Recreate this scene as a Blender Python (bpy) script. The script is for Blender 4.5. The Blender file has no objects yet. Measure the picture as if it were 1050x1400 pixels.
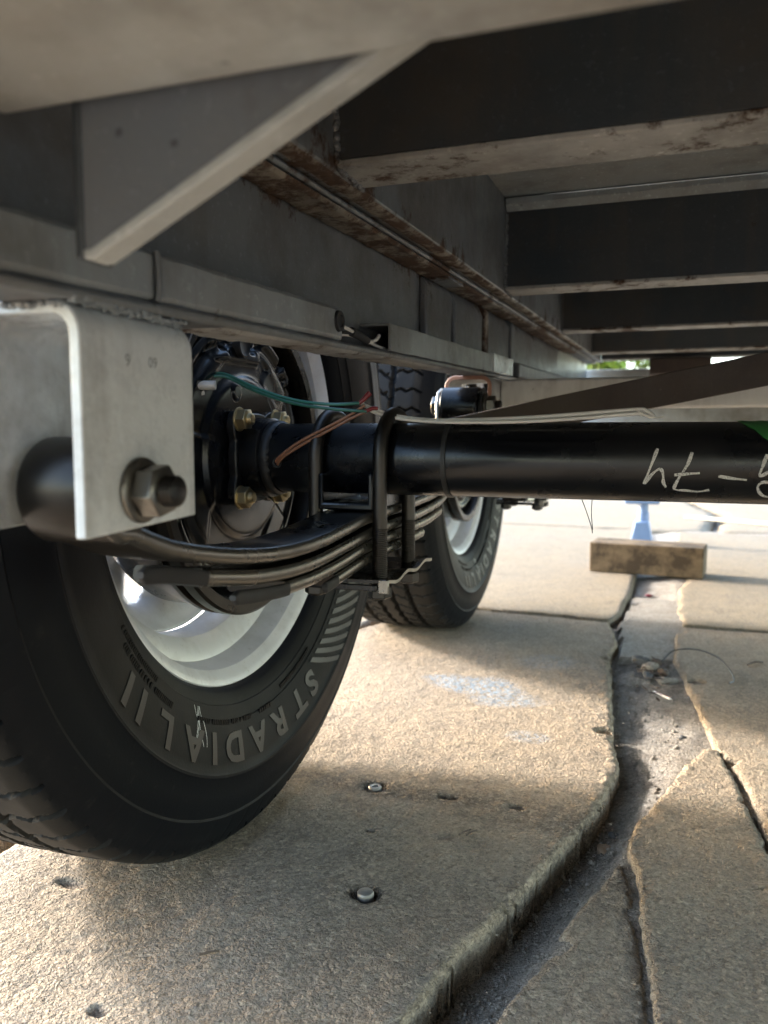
import bpy, bmesh, math, random
import numpy as np
from mathutils import Vector, Matrix
rnd = random.Random(7)
rng = np.random.default_rng(5)
S = bpy.context.scene
COL = S.collection
R = math.radians

# ------------------------------------------------------------------ camera
cam = bpy.data.cameras.new('camera')
cam_o = bpy.data.objects.new('camera', cam); COL.objects.link(cam_o)
S.camera = cam_o
YAW, PITCH, ROLL = -.33995335, -.09450486, -.00121034
F = Vector((math.sin(YAW)*math.cos(PITCH), math.cos(YAW)*math.cos(PITCH), math.sin(PITCH)))
r0 = F.cross(Vector((0, 0, 1))).normalized(); d0 = F.cross(r0)
rt = math.cos(ROLL)*r0 + math.sin(ROLL)*d0; dn = -math.sin(ROLL)*r0 + math.cos(ROLL)*d0
M3 = Matrix((rt, -dn, -F)).transposed()
cam_o.matrix_world = Matrix.Translation((.367429, -.640249, .361892)) @ M3.to_4x4()
cam.sensor_fit = 'HORIZONTAL'; cam.sensor_width = 36.0
cam.lens = 1087.674/1050*36.0
cam.clip_start = .01; cam.clip_end = 400
cam.dof.use_dof = True; cam.dof.focus_distance = .62; cam.dof.aperture_fstop = 11.5
S.render.resolution_x = 768; S.render.resolution_y = 1024

# ------------------------------------------------------------------ light
SUN_EL = 17.0
SUN_DIR = Vector((-.975, .22, 0)).normalized()          # towards the sun on the ground
w = bpy.data.worlds.new('World'); S.world = w; w.use_nodes = True
nt = w.node_tree; bg = nt.nodes['Background']
sky = nt.nodes.new('ShaderNodeTexSky'); sky.sky_type = 'NISHITA'; sky.sun_disc = False
sky.sun_elevation = R(SUN_EL)
sky.sun_rotation = math.atan2(SUN_DIR.x, SUN_DIR.y)
sky.air_density = 1.0; sky.dust_density = 1.5; sky.ozone_density = 1.0
nt.links.new(sky.outputs[0], bg.inputs[0]); bg.inputs[1].default_value = .15
sun = bpy.data.lights.new('sun', 'SUN'); sun.energy = 1.25; sun.angle = R(6); sun.color = (1, .985, .96)
sun_o = bpy.data.objects.new('sun', sun); COL.objects.link(sun_o)
sd = Vector((SUN_DIR.x*math.cos(R(SUN_EL)), SUN_DIR.y*math.cos(R(SUN_EL)), math.sin(R(SUN_EL))))
sun_o.rotation_euler = sd.to_track_quat('Z', 'Y').to_euler()
S.view_settings.view_transform = 'Standard'; S.view_settings.look = 'None'
S.view_settings.gamma = 1.0; S.view_settings.use_curve_mapping = False
S.view_settings.exposure = 3.34
S.cycles.max_bounces = 10; S.cycles.diffuse_bounces = 6; S.cycles.glossy_bounces = 5
S.cycles.use_denoising = True
S.cycles.sample_clamp_indirect = 6.0
S.cycles.caustics_reflective = False

TILT = .033                                             # the frame rises to the rear

# ------------------------------------------------------------------ materials
class NT:
    def __init__(s, name):
        s.m = bpy.data.materials.new(name); s.m.use_nodes = True
        s.t = s.m.node_tree; s.b = s.t.nodes['Principled BSDF']
        s.tc = s.t.nodes.new('ShaderNodeTexCoord')
    def n(s, typ, **kw):
        o = s.t.nodes.new(typ)
        for k, v in kw.items(): setattr(o, k, v)
        return o
    def l(s, a, b): s.t.links.new(a, b)
    def noise(s, scale, detail=5, rough=.6, vec=None, dist=0, stretch=None):
        o = s.n('ShaderNodeTexNoise'); o.inputs['Scale'].default_value = scale
        o.inputs['Detail'].default_value = detail; o.inputs['Roughness'].default_value = rough
        o.inputs['Distortion'].default_value = dist
        v = vec or s.tc.outputs['Object']
        if stretch:
            mp = s.n('ShaderNodeMapping'); mp.inputs['Scale'].default_value = stretch
            s.l(v, mp.inputs[0]); v = mp.outputs[0]
        s.l(v, o.inputs['Vector']); return o.outputs['Fac']
    def voro(s, scale, feature='F1', out='Distance'):
        o = s.n('ShaderNodeTexVoronoi'); o.feature = feature; o.inputs['Scale'].default_value = scale
        s.l(s.tc.outputs['Object'], o.inputs['Vector']); return o.outputs[out]
    def ramp(s, fac, *stops):
        o = s.n('ShaderNodeValToRGB'); e = o.color_ramp.elements
        while len(e) < len(stops): e.new(.5)
        for i, (p, c) in enumerate(stops):
            e[i].position = p; e[i].color = (c, c, c, 1) if isinstance(c, (int, float)) else (*c, 1)
        s.l(fac, o.inputs[0]); return o.outputs[0]
    def mix(s, f, a, b, mode='MIX'):
        o = s.n('ShaderNodeMix'); o.data_type = 'RGBA'; o.blend_type = mode
        for sock, v in ((o.inputs[0], f), (o.inputs[6], a), (o.inputs[7], b)):
            if isinstance(v, (int, float)):
                sock.default_value = v if sock.type == 'VALUE' else (v, v, v, 1)
            elif isinstance(v, tuple): sock.default_value = (*v, 1)
            else: s.l(v, sock)
        return o.outputs[2]
    def math(s, op, a, b=0.0):
        o = s.n('ShaderNodeMath'); o.operation = op
        for sock, v in zip(o.inputs, (a, b)):
            if isinstance(v, (int, float)): sock.default_value = v
            else: s.l(v, sock)
        return o.outputs[0]
    def bump(s, h, strength, dist, prev=None):
        o = s.n('ShaderNodeBump'); o.inputs['Strength'].default_value = strength
        o.inputs['Distance'].default_value = dist; s.l(h, o.inputs['Height'])
        if prev: s.l(prev, o.inputs['Normal'])
        return o.outputs[0]
    def done(s, color, rough, metal=0, normal=None, spec=None):
        for sock, v in ((s.b.inputs['Base Color'], color), (s.b.inputs['Roughness'], rough), (s.b.inputs['Metallic'], metal)):
            if isinstance(v, tuple): sock.default_value = (*v, 1)
            elif isinstance(v, (int, float)): sock.default_value = v
            else: s.l(v, sock)
        if normal: s.l(normal, s.b.inputs['Normal'])
        if spec is not None: s.b.inputs['Specular IOR Level'].default_value = spec
        return s.m

def paint(name, base, dust=(.30, .25, .19), dust_amt=.5, rust_lo=.62, rough=.5, speck=.4, scale=1.0, edges=()):
    k = NT(name)
    n1 = k.noise(9*scale, 6, .65); n2 = k.noise(45*scale, 8, .75); n3 = k.noise(230*scale, 3, .6)
    c = k.mix(k.math('MULTIPLY', k.ramp(n1, (.35, 0.0), (.75, 1.0)), dust_amt), base, dust)
    c = k.mix(k.math('MULTIPLY', k.ramp(n3, (.60, 0.0), (.72, 1.0)), speck), c, tuple(min(1, x*1.7+.05) for x in base))
    # streaks of dirt
    st = k.noise(30*scale, 4, .6, stretch=(1, 1, .12))
    c = k.mix(k.math('MULTIPLY', k.ramp(st, (.5, 0.0), (.7, 1.0)), .30), c, (.10, .08, .06))
    vo = k.n('ShaderNodeTexVoronoi'); vo.inputs['Scale'].default_value = 75*scale
    k.l(k.tc.outputs['Object'], vo.inputs['Vector'])
    sepc = k.n('ShaderNodeSeparateColor'); k.l(vo.outputs['Color'], sepc.inputs[0])
    vd = k.math('ADD', vo.outputs['Distance'], k.math('MULTIPLY', n3, .22))
    fl = k.math('MULTIPLY', k.ramp(vd, (.20, 1.0), (.26, 0.0)), k.ramp(sepc.outputs[0], (.80, 0.0), (.84, 1.0)))
    c = k.mix(k.math('MULTIPLY', fl, speck*1.2), c, tuple(min(.75, x*1.9+.05) for x in base))
    fd = k.math('MULTIPLY', k.ramp(vd, (.18, 1.0), (.25, 0.0)), k.ramp(sepc.outputs[1], (.86, 0.0), (.90, 1.0)))
    c = k.mix(k.math('MULTIPLY', fd, .7), c, tuple(x*.3 for x in base))
    gr = k.noise(4*scale, 6, .7)
    c = k.mix(k.math('MULTIPLY', k.ramp(gr, (.46, 0.0), (.60, 1.0)), .55), c, (.07, .055, .042))
    rr = k.math('ADD', k.math('MULTIPLY', n1, .45), k.math('MULTIPLY', n2, .55))
    if edges:                                            # rust spreads from the rail's seams (height above the tilted frame line)
        sx = k.n('ShaderNodeSeparateXYZ'); k.l(k.tc.outputs['Object'], sx.inputs[0])
        zr = k.math('SUBTRACT', sx.outputs[2], k.math('MULTIPLY', sx.outputs[1], TILT))
        big = k.noise(6, 3)
        for z0_, wd, am in edges:
            dd = k.math('DIVIDE', k.math('ABSOLUTE', k.math('SUBTRACT', zr, z0_)), wd)
            rr = k.math('ADD', rr, k.math('MULTIPLY', k.math('MULTIPLY', k.ramp(dd, (0.0, 1.0), (1.0, 0.0)), k.ramp(big, (.38, .15), (.62, 1.0))), am))
    rm = k.ramp(rr, (rust_lo-.035, 0.0), (rust_lo+.03, 1.0))
    rc = k.mix(k.noise(120, 4), (.020, .012, .009), (.12, .066, .038))
    c = k.mix(rm, c, rc)
    b = k.bump(n3, .25, .0012); b = k.bump(rm, .5, .001, b); b = k.bump(n1, .15, .004, b)
    ro = k.mix(rm, k.ramp(n2, (.3, rough-.1), (.7, rough+.15)), .9)
    return k.done(c, ro, 0, b, .4)

def black_paint(name, base=(.0028, .0034, .0050), rough=.28, dust=.28, dustcol=(.030, .028, .027), spec=.45):
    k = NT(name)
    n1 = k.noise(14, 6, .6); n2 = k.noise(160, 5, .7); n3 = k.noise(500, 2)
    c = k.mix(k.math('MULTIPLY', k.ramp(n1, (.45, 0.0), (.8, 1.0)), dust), base, dustcol)
    c = k.mix(k.math('MULTIPLY', k.ramp(n2, (.62, 0.0), (.75, 1.0)), dust*1.6), c, dustcol)
    b = k.bump(n3, .08, .0004); b = k.bump(n1, .2, .002, b)
    sc2 = k.ramp(k.noise(90, 4, .8, stretch=(1, .15, .15)), (.66, 0.0), (.70, 1.0)); c = k.mix(k.math('MULTIPLY', sc2, dust*.9), c, dustcol)
    ro = k.ramp(n1, (.3, rough-.06), (.75, rough+.22))
    return k.done(c, ro, 0, b, spec)

M = {}
M['frame'] = paint('grey_frame_paint', (.175, .195, .215), dust=(.17, .155, .135), rust_lo=.655, rough=.4, edges=((.5310, .045, .17), (.4325, .012, .10)))
M['bar'] = paint('pale_bar_paint', (.29, .325, .35), dust=(.22, .20, .175), rust_lo=.66, rough=.38, edges=((.4325, .010, .08),))
M['frame_rusty'] = paint('rusty_frame_paint', (.26, .23, .19), rust_lo=.485, dust_amt=.9)
M['rust'] = paint('crusty_rust', (.10, .075, .055), dust=(.13, .09, .06), rust_lo=.42, rough=.8, speck=.15)
M['flange_rusty'] = paint('speckled_rust_paint', (.42, .42, .41), rust_lo=.560, dust_amt=.4)
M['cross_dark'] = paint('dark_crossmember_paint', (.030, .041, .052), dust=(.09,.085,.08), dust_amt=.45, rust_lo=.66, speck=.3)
M['beam'] = paint('beige_beam_paint', (.43, .455, .455), rust_lo=.70, dust_amt=.6, speck=.2)
M['gusset'] = paint('grey_gusset_paint', (.13, .145, .165), rust_lo=.72, dust_amt=.3, speck=.3)
M['bracket'] = paint('pale_grey_bracket_paint', (.74, .79, .82), dust=(.52, .52, .51), dust_amt=.25, rust_lo=.78, rough=.27, speck=.05)
M['primer'] = paint('orange_primer', (.62, .30, .20), rust_lo=.7, speck=.2)
M['cream'] = paint('cream_white_paint', (.80, .80, .79), dust_amt=.15, rust_lo=.76, speck=.1)
M['brown_paint'] = paint('dark_brown_paint', (.045, .032, .028), dust=(.10, .07, .05), rust_lo=.72, speck=.35)
M['deck'] = paint('grey_deck_sheet', (.30, .34, .37), rust_lo=.66, speck=.6)
M['black'] = black_paint('black_axle_paint', rough=.22)
M['black_gloss'] = black_paint('black_gloss_paint', rough=.15, dust=.03, dustcol=(.1, .1, .1), spec=.5)
M['black_dull'] = black_paint('dull_black_paint', (.006, .006, .0065), rough=.45, dust=.25)
M['spring'] = black_paint('leaf_spring_paint', (.018, .016, .014), rough=.26, dust=.25, dustcol=(.08, .065, .05))
M['spring_edge'] = black_paint('leaf_edge_highlight', (.155, .145, .13), rough=.22, dust=.5, dustcol=(.04, .033, .026))  # highlight along the leaf edges put into a brighter metal colour
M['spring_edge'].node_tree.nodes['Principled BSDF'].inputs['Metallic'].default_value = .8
M['spring'].node_tree.nodes['Principled BSDF'].inputs['Metallic'].default_value = .75
M['liner'] = black_paint('grey_plastic', (.016, .016, .018), rough=.6, dust=.2)

def metal(name, base, rough, dirt=.4, dirtcol=(.08, .06, .05), met=1.0):
    k = NT(name)
    n1 = k.noise(25, 6, .65); n2 = k.noise(200, 4, .6)
    c = k.mix(k.math('MULTIPLY', k.ramp(n1, (.45, 0.0), (.7, 1.0)), dirt), base, dirtcol)
    c = k.mix(k.math('MULTIPLY', k.ramp(n2, (.64, 0.0), (.74, 1.0)), dirt), c, dirtcol)
    b = k.bump(n2, .15, .0006)
    return k.done(c, k.ramp(n1, (.3, rough), (.8, rough+.25)), met, b)
M['zinc'] = metal('yellow_zinc', (.52, .43, .26), .3)
M['nut'] = metal('dark_steel_nut', (.22, .21, .19), .22, .5)
M['bolt'] = metal('oiled_bolt', (.05, .048, .046), .35, .5)
M['steel'] = metal('bare_steel', (.62, .60, .56), .28)
M['stud'] = metal('worn_stud', (.40, .37, .33), .5)
M['rim'] = metal('silver_rim_paint', (.78, .78, .80), .30, .28, (.24, .21, .17), .35)
M['ubolt'] = metal('dark_ubolt_steel', (.065, .06, .055), .35, .4)

def rubber():
    k = NT('tyre_rubber')
    n1 = k.noise(7, 5, .6); n2 = k.noise(90, 6, .7); n3 = k.noise(420, 3)
    c = k.mix(k.ramp(n1, (.4, 0.0), (.75, .75)), (.0025, .003, .0045), (.0055, .006, .007))
    sx = k.n('ShaderNodeSeparateXYZ'); k.l(k.tc.outputs['Object'], sx.inputs[0])
    rr = k.math('SQRT', k.math('ADD', k.math('POWER', sx.outputs[1], 2.0), k.math('POWER', sx.outputs[2], 2.0)))
    band = k.math('MULTIPLY', k.ramp(rr, (.205, 0.0), (.214, 1.0), (.268, 1.0), (.275, 0.0)), k.ramp(k.noise(11, 6, .7), (.3, .3), (.7, 1.0)))
    c = k.mix(band, c, (.0058, .0055, .005))
    c = k.mix(k.math('MULTIPLY', k.ramp(n2, (.60, 0.0), (.72, 1.0)), .28), c, (.04, .038, .034))
    b = k.bump(n3, .2, .0005); b = k.bump(n2, .1, .001, b)
    tb = k.math('MULTIPLY', k.ramp(rr, (.334, 0.0), (.341, 1.0)), k.ramp(k.noise(16, 6, .7), (.3, .35), (.7, 1.0)))
    c = k.mix(tb, c, (.024, .0225, .020))
    return k.done(c, k.ramp(n1, (.3, .46), (.8, .66)), 0, b, .14)
M['rubber'] = rubber()
k = NT('letter_rubber'); n = k.noise(60, 5)
M['letter'] = k.done(k.mix(n, (.0030, .0030, .0032), (.0062, .0058, .0052)), .42, 0, k.bump(k.noise(300, 3), .2, .0004), .5)
k = NT('chalk'); n = k.ramp(k.noise(1500, 3, .7), (.38, 0.0), (.50, 1.0))
M['chalk'] = k.done(k.mix(n, (.03, .03, .03), (.62, .62, .60)), .9)

def stone(name, a, b_, c_, attr=True):
    k = NT(name); a_col = a
    n1 = k.noise(3.2, 8, .65); n2 = k.noise(24, 7, .7); n3 = k.noise(150, 6, .75); n4 = k.noise(520, 3, .6)
    c = k.mix(k.ramp(n1, (.35, 0.0), (.68, 1.0)), a, b_)
    c = k.mix(k.math('MULTIPLY', k.ramp(n2, (.46, 0.0), (.66, 1.0)), .75), c, c_)
    c = k.mix(k.math('MULTIPLY', k.ramp(n3, (.55, 0.0), (.72, 1.0)), .45), c, tuple(x*.38 for x in a))
    c = k.mix(k.math('MULTIPLY', k.ramp(n3, (.28, 1.0), (.42, 0.0)), .40), c, tuple(min(.8, x*1.45) for x in a))
    c = k.mix(k.math('MULTIPLY', k.ramp(n4, (.56, 0.0), (.70, 1.0)), .55), c, (.07, .055, .04))
    n0 = k.noise(1.7, 5, .6); n5 = k.noise(11, 6, .75)
    c = k.mix(k.math('MULTIPLY', k.ramp(n5, (.54, 0.0), (.64, 1.0)), .38), c, tuple(x*.52 for x in b_))
    c = k.mix(k.math('MULTIPLY', k.ramp(n5, (.30, 1.0), (.40, 0.0)), .35), c, tuple(min(.7, x*1.35) for x in a))
    c = k.mix(k.math('MULTIPLY', k.ramp(n0, (.45, 0.0), (.6, 1.0)), .3), c, (.26, .235, .205))
    if attr:
        at = k.n('ShaderNodeAttribute'); at.attribute_name = 'stain'
        sep = k.n('ShaderNodeSeparateColor'); k.l(at.outputs['Color'], sep.inputs[0])
        f1 = k.math('MULTIPLY', sep.outputs[0], k.ramp(n2, (.30, .45), (.6, 1.0)))
        c = k.mix(f1, c, (.095, .070, .050))
        f2 = k.math('MULTIPLY', sep.outputs[1], k.ramp(n3, (.44, 0.0), (.52, 1.0)))
        c = k.mix(f2, c, (.30, .40, .50))
    # fine cracks, few
    vc = k.n('ShaderNodeTexVoronoi'); vc.feature = 'DISTANCE_TO_EDGE'; vc.inputs['Scale'].default_value = 30
    mp = k.n('ShaderNodeMix'); mp.data_type = 'VECTOR'; mp.inputs[0].default_value = .06
    nn = k.n('ShaderNodeTexNoise'); nn.inputs['Scale'].default_value = 26; nn.inputs['Detail'].default_value = 8
    k.l(k.tc.outputs['Object'], nn.inputs['Vector'])
    k.l(k.tc.outputs['Object'], mp.inputs[4]); k.l(nn.outputs['Color'], mp.inputs[5]); k.l(mp.outputs[1], vc.inputs['Vector'])
    crack = k.ramp(vc.outputs['Distance'], (0.0, 1.0), (.022, 0.0))
    cm = k.math('MULTIPLY', crack, k.ramp(k.noise(6, 4), (.56, 0.0), (.66, 1.0)))
    c = k.mix(k.math('MULTIPLY', cm, .45), c, (.08, .06, .045))
    # sand grains: two sizes of cells, each grain its own tone
    wv = k.n('ShaderNodeMix'); wv.data_type = 'VECTOR'; wv.inputs[0].default_value = .006
    wn = k.n('ShaderNodeTexNoise'); wn.inputs['Scale'].default_value = 300; k.l(k.tc.outputs['Object'], wn.inputs['Vector'])
    k.l(k.tc.outputs['Object'], wv.inputs[4]); k.l(wn.outputs['Color'], wv.inputs[5])
    gm = k.ramp(k.noise(13, 5, .7), (.34, .45), (.60, 1.0))
    hs = []
    for sc_, am in ((330, .40), (720, .30)):
        vo = k.n('ShaderNodeTexVoronoi'); vo.inputs['Scale'].default_value = sc_; k.l(wv.outputs[1], vo.inputs['Vector'])
        se = k.n('ShaderNodeSeparateColor'); k.l(vo.outputs['Color'], se.inputs[0])
        c = k.mix(k.math('MULTIPLY', k.ramp(se.outputs[0], (.55, 0.0), (1.0, 1.0)), am), c, tuple(x*.30 for x in a_col))
        c = k.mix(k.math('MULTIPLY', k.ramp(se.outputs[1], (.60, 0.0), (1.0, 1.0)), am), c, tuple(min(.85, x*1.6) for x in a_col))
        hs.append(k.math('ADD', k.math('MULTIPLY', vo.outputs['Distance'], -.7), k.math('MULTIPLY', se.outputs[2], .6)))
    crv = k.noise(210, 3, .6)
    pit = k.ramp(crv, (.36, 0.0), (.45, 1.0))
    c = k.mix(k.math('MULTIPLY', k.math('MULTIPLY', k.math('SUBTRACT', 1.0, pit), gm), .42), c, tuple(x*.33 for x in a_col))
    b = k.bump(hs[1], .8, .0010); b = k.bump(hs[0], .9, .0022, b); b = k.bump(pit, .6, .0016, b); b = k.bump(n2, .3, .005, b)
    inv = k.math('SUBTRACT', 1.0, cm); b = k.bump(inv, .3, .0012, b)
    return k.done(c, .88, 0, b, .25)
M['stone'] = stone('tan_stone', (.455, .355, .25), (.395, .31, .225), (.315, .255, .195))
M['stone_far'] = stone('pale_stone', (.33, .262, .18), (.29, .24, .175), (.24, .20, .155), False)
M['mortar'] = stone('grey_mortar', (.40, .355, .30), (.33, .285, .235), (.23, .185, .145), False)

k = NT('old_timber'); n = k.noise(55, 8, .8, stretch=(.10, 1, 1)); n2 = k.noise(14, 6, .7)
c = k.mix(n, (.055, .037, .022), (.27, .195, .12)); c = k.mix(k.ramp(n2, (.45, 0.0), (.58, .85)), c, (.045, .032, .022))
M['timber'] = k.done(c, .85, 0, k.bump(n, .6, .004), .2)

def plain(name, col, rough=.5, amt=.15):
    k = NT(name); n = k.noise(40, 5)
    return k.done(k.mix(n, tuple(x*(1-amt) for x in col), tuple(min(1, x*(1+amt)) for x in col)), rough, 0, k.bump(k.noise(300, 3), .1, .0005))
M['wire_green'] = plain('green_wire', (.02, .12, .09), .35)
M['wire_brown'] = plain('brown_wire', (.22, .10, .055), .4)
M['wire_white'] = plain('white_wire', (.66, .65, .62), .4)
M['wire_black'] = plain('black_wire', (.02, .02, .02), .5)
M['red'] = plain('red_plastic', (.16, .012, .016), .3)
M['blue'] = plain('blue_paint', (.16, .24, .40), .4)
M['tape_green'] = plain('green_tape', (.03, .16, .04), .55)
M['pebble'] = plain('dark_pebble', (.10, .095, .09), .8, .4)
M['tan'] = plain('tan_pebble', (.33, .22, .14), .7, .3)
M['plank'] = plain('pale_plank', (.62, .55, .42), .8)
M['bark'] = plain('bark', (.10, .07, .05), .9, .4)
M['plastic_clear'] = plain('milky_plastic', (.55, .55, .53), .3)
k = NT('leaf'); oi = k.n('ShaderNodeObjectInfo'); n = k.noise(2.5, 4)
M['leaf'] = k.done(k.mix(n, (.14, .22, .02), (.26, .34, .05)), .6)

# ------------------------------------------------------------------ mesh helpers
def tag(o, label=None, cat=None, group=None, kind=None):
    for kk, v in (('label', label), ('category', cat), ('group', group), ('kind', kind)):
        if v: o[kk] = v
    return o
def link(name, me, mat=None, parent=None, bevel=0, seg=2, smooth=True, ang=38, tilt=False, loc=None):
    if tilt:
        n = len(me.vertices); co = np.empty(n*3); me.vertices.foreach_get('co', co); co = co.reshape(-1, 3)
        co[:, 2] += TILT*co[:, 1]; me.vertices.foreach_set('co', co.ravel())
    if mat: me.materials.append(M[mat])
    if smooth:
        me.shade_smooth(); me.set_sharp_from_angle(angle=R(ang))
    me.update()
    o = bpy.data.objects.new(name, me); COL.objects.link(o)
    if parent: o.parent = parent
    if loc: o.location = loc
    if bevel:
        b = o.modifiers.new('bevel', 'BEVEL'); b.width = bevel; b.segments = seg; b.limit_method = 'ANGLE'; b.angle_limit = R(40)
        b.harden_normals = False
    return o
def mesh(name, v, f):
    me = bpy.data.meshes.new(name); me.from_pydata([tuple(map(float, p)) for p in v], [], f); me.update(); return me
def empty(name, loc=(0, 0, 0), parent=None):
    o = bpy.data.objects.new(name, None); COL.objects.link(o); o.location = loc; o.empty_display_size = .05
    if parent: o.parent = parent
    return o
def bm_out(name, bm, *a, **k2):
    bmesh.ops.recalc_face_normals(bm, faces=bm.faces)
    me = bpy.data.meshes.new(name); bm.to_mesh(me); bm.free(); return link(name, me, *a, **k2)
def add_box(bm, x, y, z, rot=None, cx=None):
    vs = [bm.verts.new((a, b, c)) for a in x for b in y for c in z]
    idx = [(0, 1, 3, 2), (4, 6, 7, 5), (0, 4, 5, 1), (2, 3, 7, 6), (0, 2, 6, 4), (1, 5, 7, 3)]
    for i in idx: bm.faces.new([vs[j] for j in i])
    if rot:
        bmesh.ops.rotate(bm, verts=vs, cent=cx or vs[0].co, matrix=rot)
    return vs
def box(name, x, y, z, mat, parent=None, bevel=.001, rot=None, cx=None, **k2):
    bm = bmesh.new(); add_box(bm, x, y, z, rot, cx); return bm_out(name, bm, mat, parent, bevel, **k2)
def prism(name, prof, axis, a, b, mat, parent=None, bevel=.0012, nseg=1, jitter=0, **k2):
    """extrude closed 2-D profile along an axis; prof in the other two axes in xyz order"""
    bm = bmesh.new(); rings = []
    for i in range(nseg+1):
        t = a+(b-a)*i/nseg; ring = []
        for p, q in prof:
            c = {'x': (t, p, q), 'y': (p, t, q), 'z': (p, q, t)}[axis]
            if jitter: c = tuple(u+rnd.uniform(-jitter, jitter) for u in c)
            ring.append(bm.verts.new(c))
        rings.append(ring)
    n = len(prof)
    for r1, r2 in zip(rings, rings[1:]):
        for i in range(n): bm.faces.new((r1[i], r1[(i+1) % n], r2[(i+1) % n], r2[i]))
    bm.faces.new(rings[0]); bm.faces.new(rings[-1])
    return bm_out(name, bm, mat, parent, bevel, **k2)
def lathe(bm, prof, seg=48, c=(0, 0, 0), axis='x', closed=False):
    """prof: list of (axial, radius)"""
    rings = []
    for a, r in prof:
        ring = []
        for i in range(seg):
            t = 2*math.pi*i/seg; u, v = r*math.cos(t), r*math.sin(t)
            p = {'x': (a, u, v), 'y': (u, a, v), 'z': (u, v, a)}[axis]
            ring.append(bm.verts.new((p[0]+c[0], p[1]+c[1], p[2]+c[2])))
        rings.append(ring)
    pairs = list(zip(rings, rings[1:]))
    if closed: pairs.append((rings[-1], rings[0]))
    for r1, r2 in pairs:
        for i in range(seg): bm.faces.new((r1[i], r1[(i+1) % seg], r2[(i+1) % seg], r2[i]))
    if not closed:
        for r_, (a, rr) in ((rings[0], prof[0]), (rings[-1], prof[-1])):
            if rr > 1e-6: bm.faces.new(r_)
    return rings
def turned(name, prof, mat, parent=None, seg=48, c=(0, 0, 0), axis='x', closed=False, bevel=0, **k2):
    bm = bmesh.new(); lathe(bm, prof, seg, c, axis, closed); return bm_out(name, bm, mat, parent, bevel, **k2)
def smooth_path(pts, n=8):
    P = [Vector(p) for p in pts]; P = [2*P[0]-P[1]]+P+[2*P[-1]-P[-2]]; out = []
    for i in range(1, len(P)-2):
        for j in range(n):
            t = j/n; a, b, c, d = P[i-1:i+3]
            out.append(.5*((2*b)+(-a+c)*t+(2*a-5*b+4*c-d)*t*t+(-a+3*b-3*c+d)*t**3))
    out.append(P[-2]); return out
def tube(name, pts, r, mat, parent=None, seg=10, n=8, bm=None, side=None):
    P = smooth_path(pts, n) if n > 1 else [Vector(p) for p in pts]
    own = bm is None; bm = bm or bmesh.new(); rings = []; up = Vector((0, 0, 1))
    for i, p in enumerate(P):
        t = (P[min(i+1, len(P)-1)]-P[max(i-1, 0)]).normalized()
        s_ = Vector(side)-Vector(side).dot(t)*t if side else t.cross(up)
        if s_.length < .1: s_ = t.cross(Vector((1, 0, 0)))
        s_.normalize(); u = s_.cross(t).normalized()
        if rings and s_.dot(prev) < 0: s_, u = -s_, -u
        prev = s_
        rr = r(i/(len(P)-1)) if callable(r) else r
        rings.append([bm.verts.new(p+rr*(math.cos(2*math.pi*k_/seg)*s_+math.sin(2*math.pi*k_/seg)*u)) for k_ in range(seg)])
    for r1, r2 in zip(rings, rings[1:]):
        for i in range(seg): bm.faces.new((r1[i], r1[(i+1) % seg], r2[(i+1) % seg], r2[i]))
    bm.faces.new(rings[0]); bm.faces.new(rings[-1])
    if own: return bm_out(name, bm, mat, parent)
def hexprism(bm, c, axis, r, a, b, rot=0.0):
    cham = .12*r
    for rad, aa in ():
        pass
    prof = [(a, r*.9), (a+cham*.6*(1 if b > a else -1), r), (b-cham*.6*(1 if b > a else -1), r), (b, r*.86)]
    rings = []
    for t, rr in prof:
        ring = []
        for i in range(6):
            th = rot+math.pi/3*i; u, v = rr*math.cos(th), rr*math.sin(th)
            p = {'x': (t, u, v), 'z': (u, v, t), 'y': (u, t, v)}[axis]
            ring.append(bm.verts.new(Vector(p)+Vector(c)))
        rings.append(ring)
    for r1, r2 in zip(rings, rings[1:]):
        for i in range(6): bm.faces.new((r1[i], r1[(i+1) % 6], r2[(i+1) % 6], r2[i]))
    bm.faces.new(rings[0]); bm.faces.new(rings[-1])
def threaded(bm, c, axis, r, a, b, pitch=.0016, seg=20):
    n = max(2, int(abs(b-a)/pitch*2)); s_ = 1 if b > a else -1
    prof = [(a+(b-a)*i/n, r*(1.0 if i % 2 else .91)) for i in range(n)]
    prof += [(b-s_*.0008, r*.9), (b, r*.74), (b, 0.0003)]
    lathe(bm, prof, seg, c, axis)

# ------------------------------------------------------------------ numpy noise
def vnoise(x, y, f, seed):
    x = x*f+seed*17.13; y = y*f+seed*9.71
    xi = np.floor(x).astype(int); yi = np.floor(y).astype(int); fx = x-xi; fy = y-yi
    fx = fx*fx*(3-2*fx); fy = fy*fy*(3-2*fy)
    def h(a, b):
        n = (a*374761393+b*668265263+seed*1442695041) & 0x7fffffff
        n = (n ^ (n >> 13))*1274126177 & 0x7fffffff
        return ((n ^ (n >> 16)) & 0xffff)/65535.0
    return (h(xi, yi)*(1-fx)+h(xi+1, yi)*fx)*(1-fy)+(h(xi, yi+1)*(1-fx)+h(xi+1, yi+1)*fx)*fy
def fbm(x, y, f, seed, octv=4, g=.5):
    a = 1; s_ = 0; t = 0
    for i in range(octv):
        s_ = s_+a*(vnoise(x, y, f, seed+i)-.5); t += a; a *= g; f *= 2.03
    return s_/t*2
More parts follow.
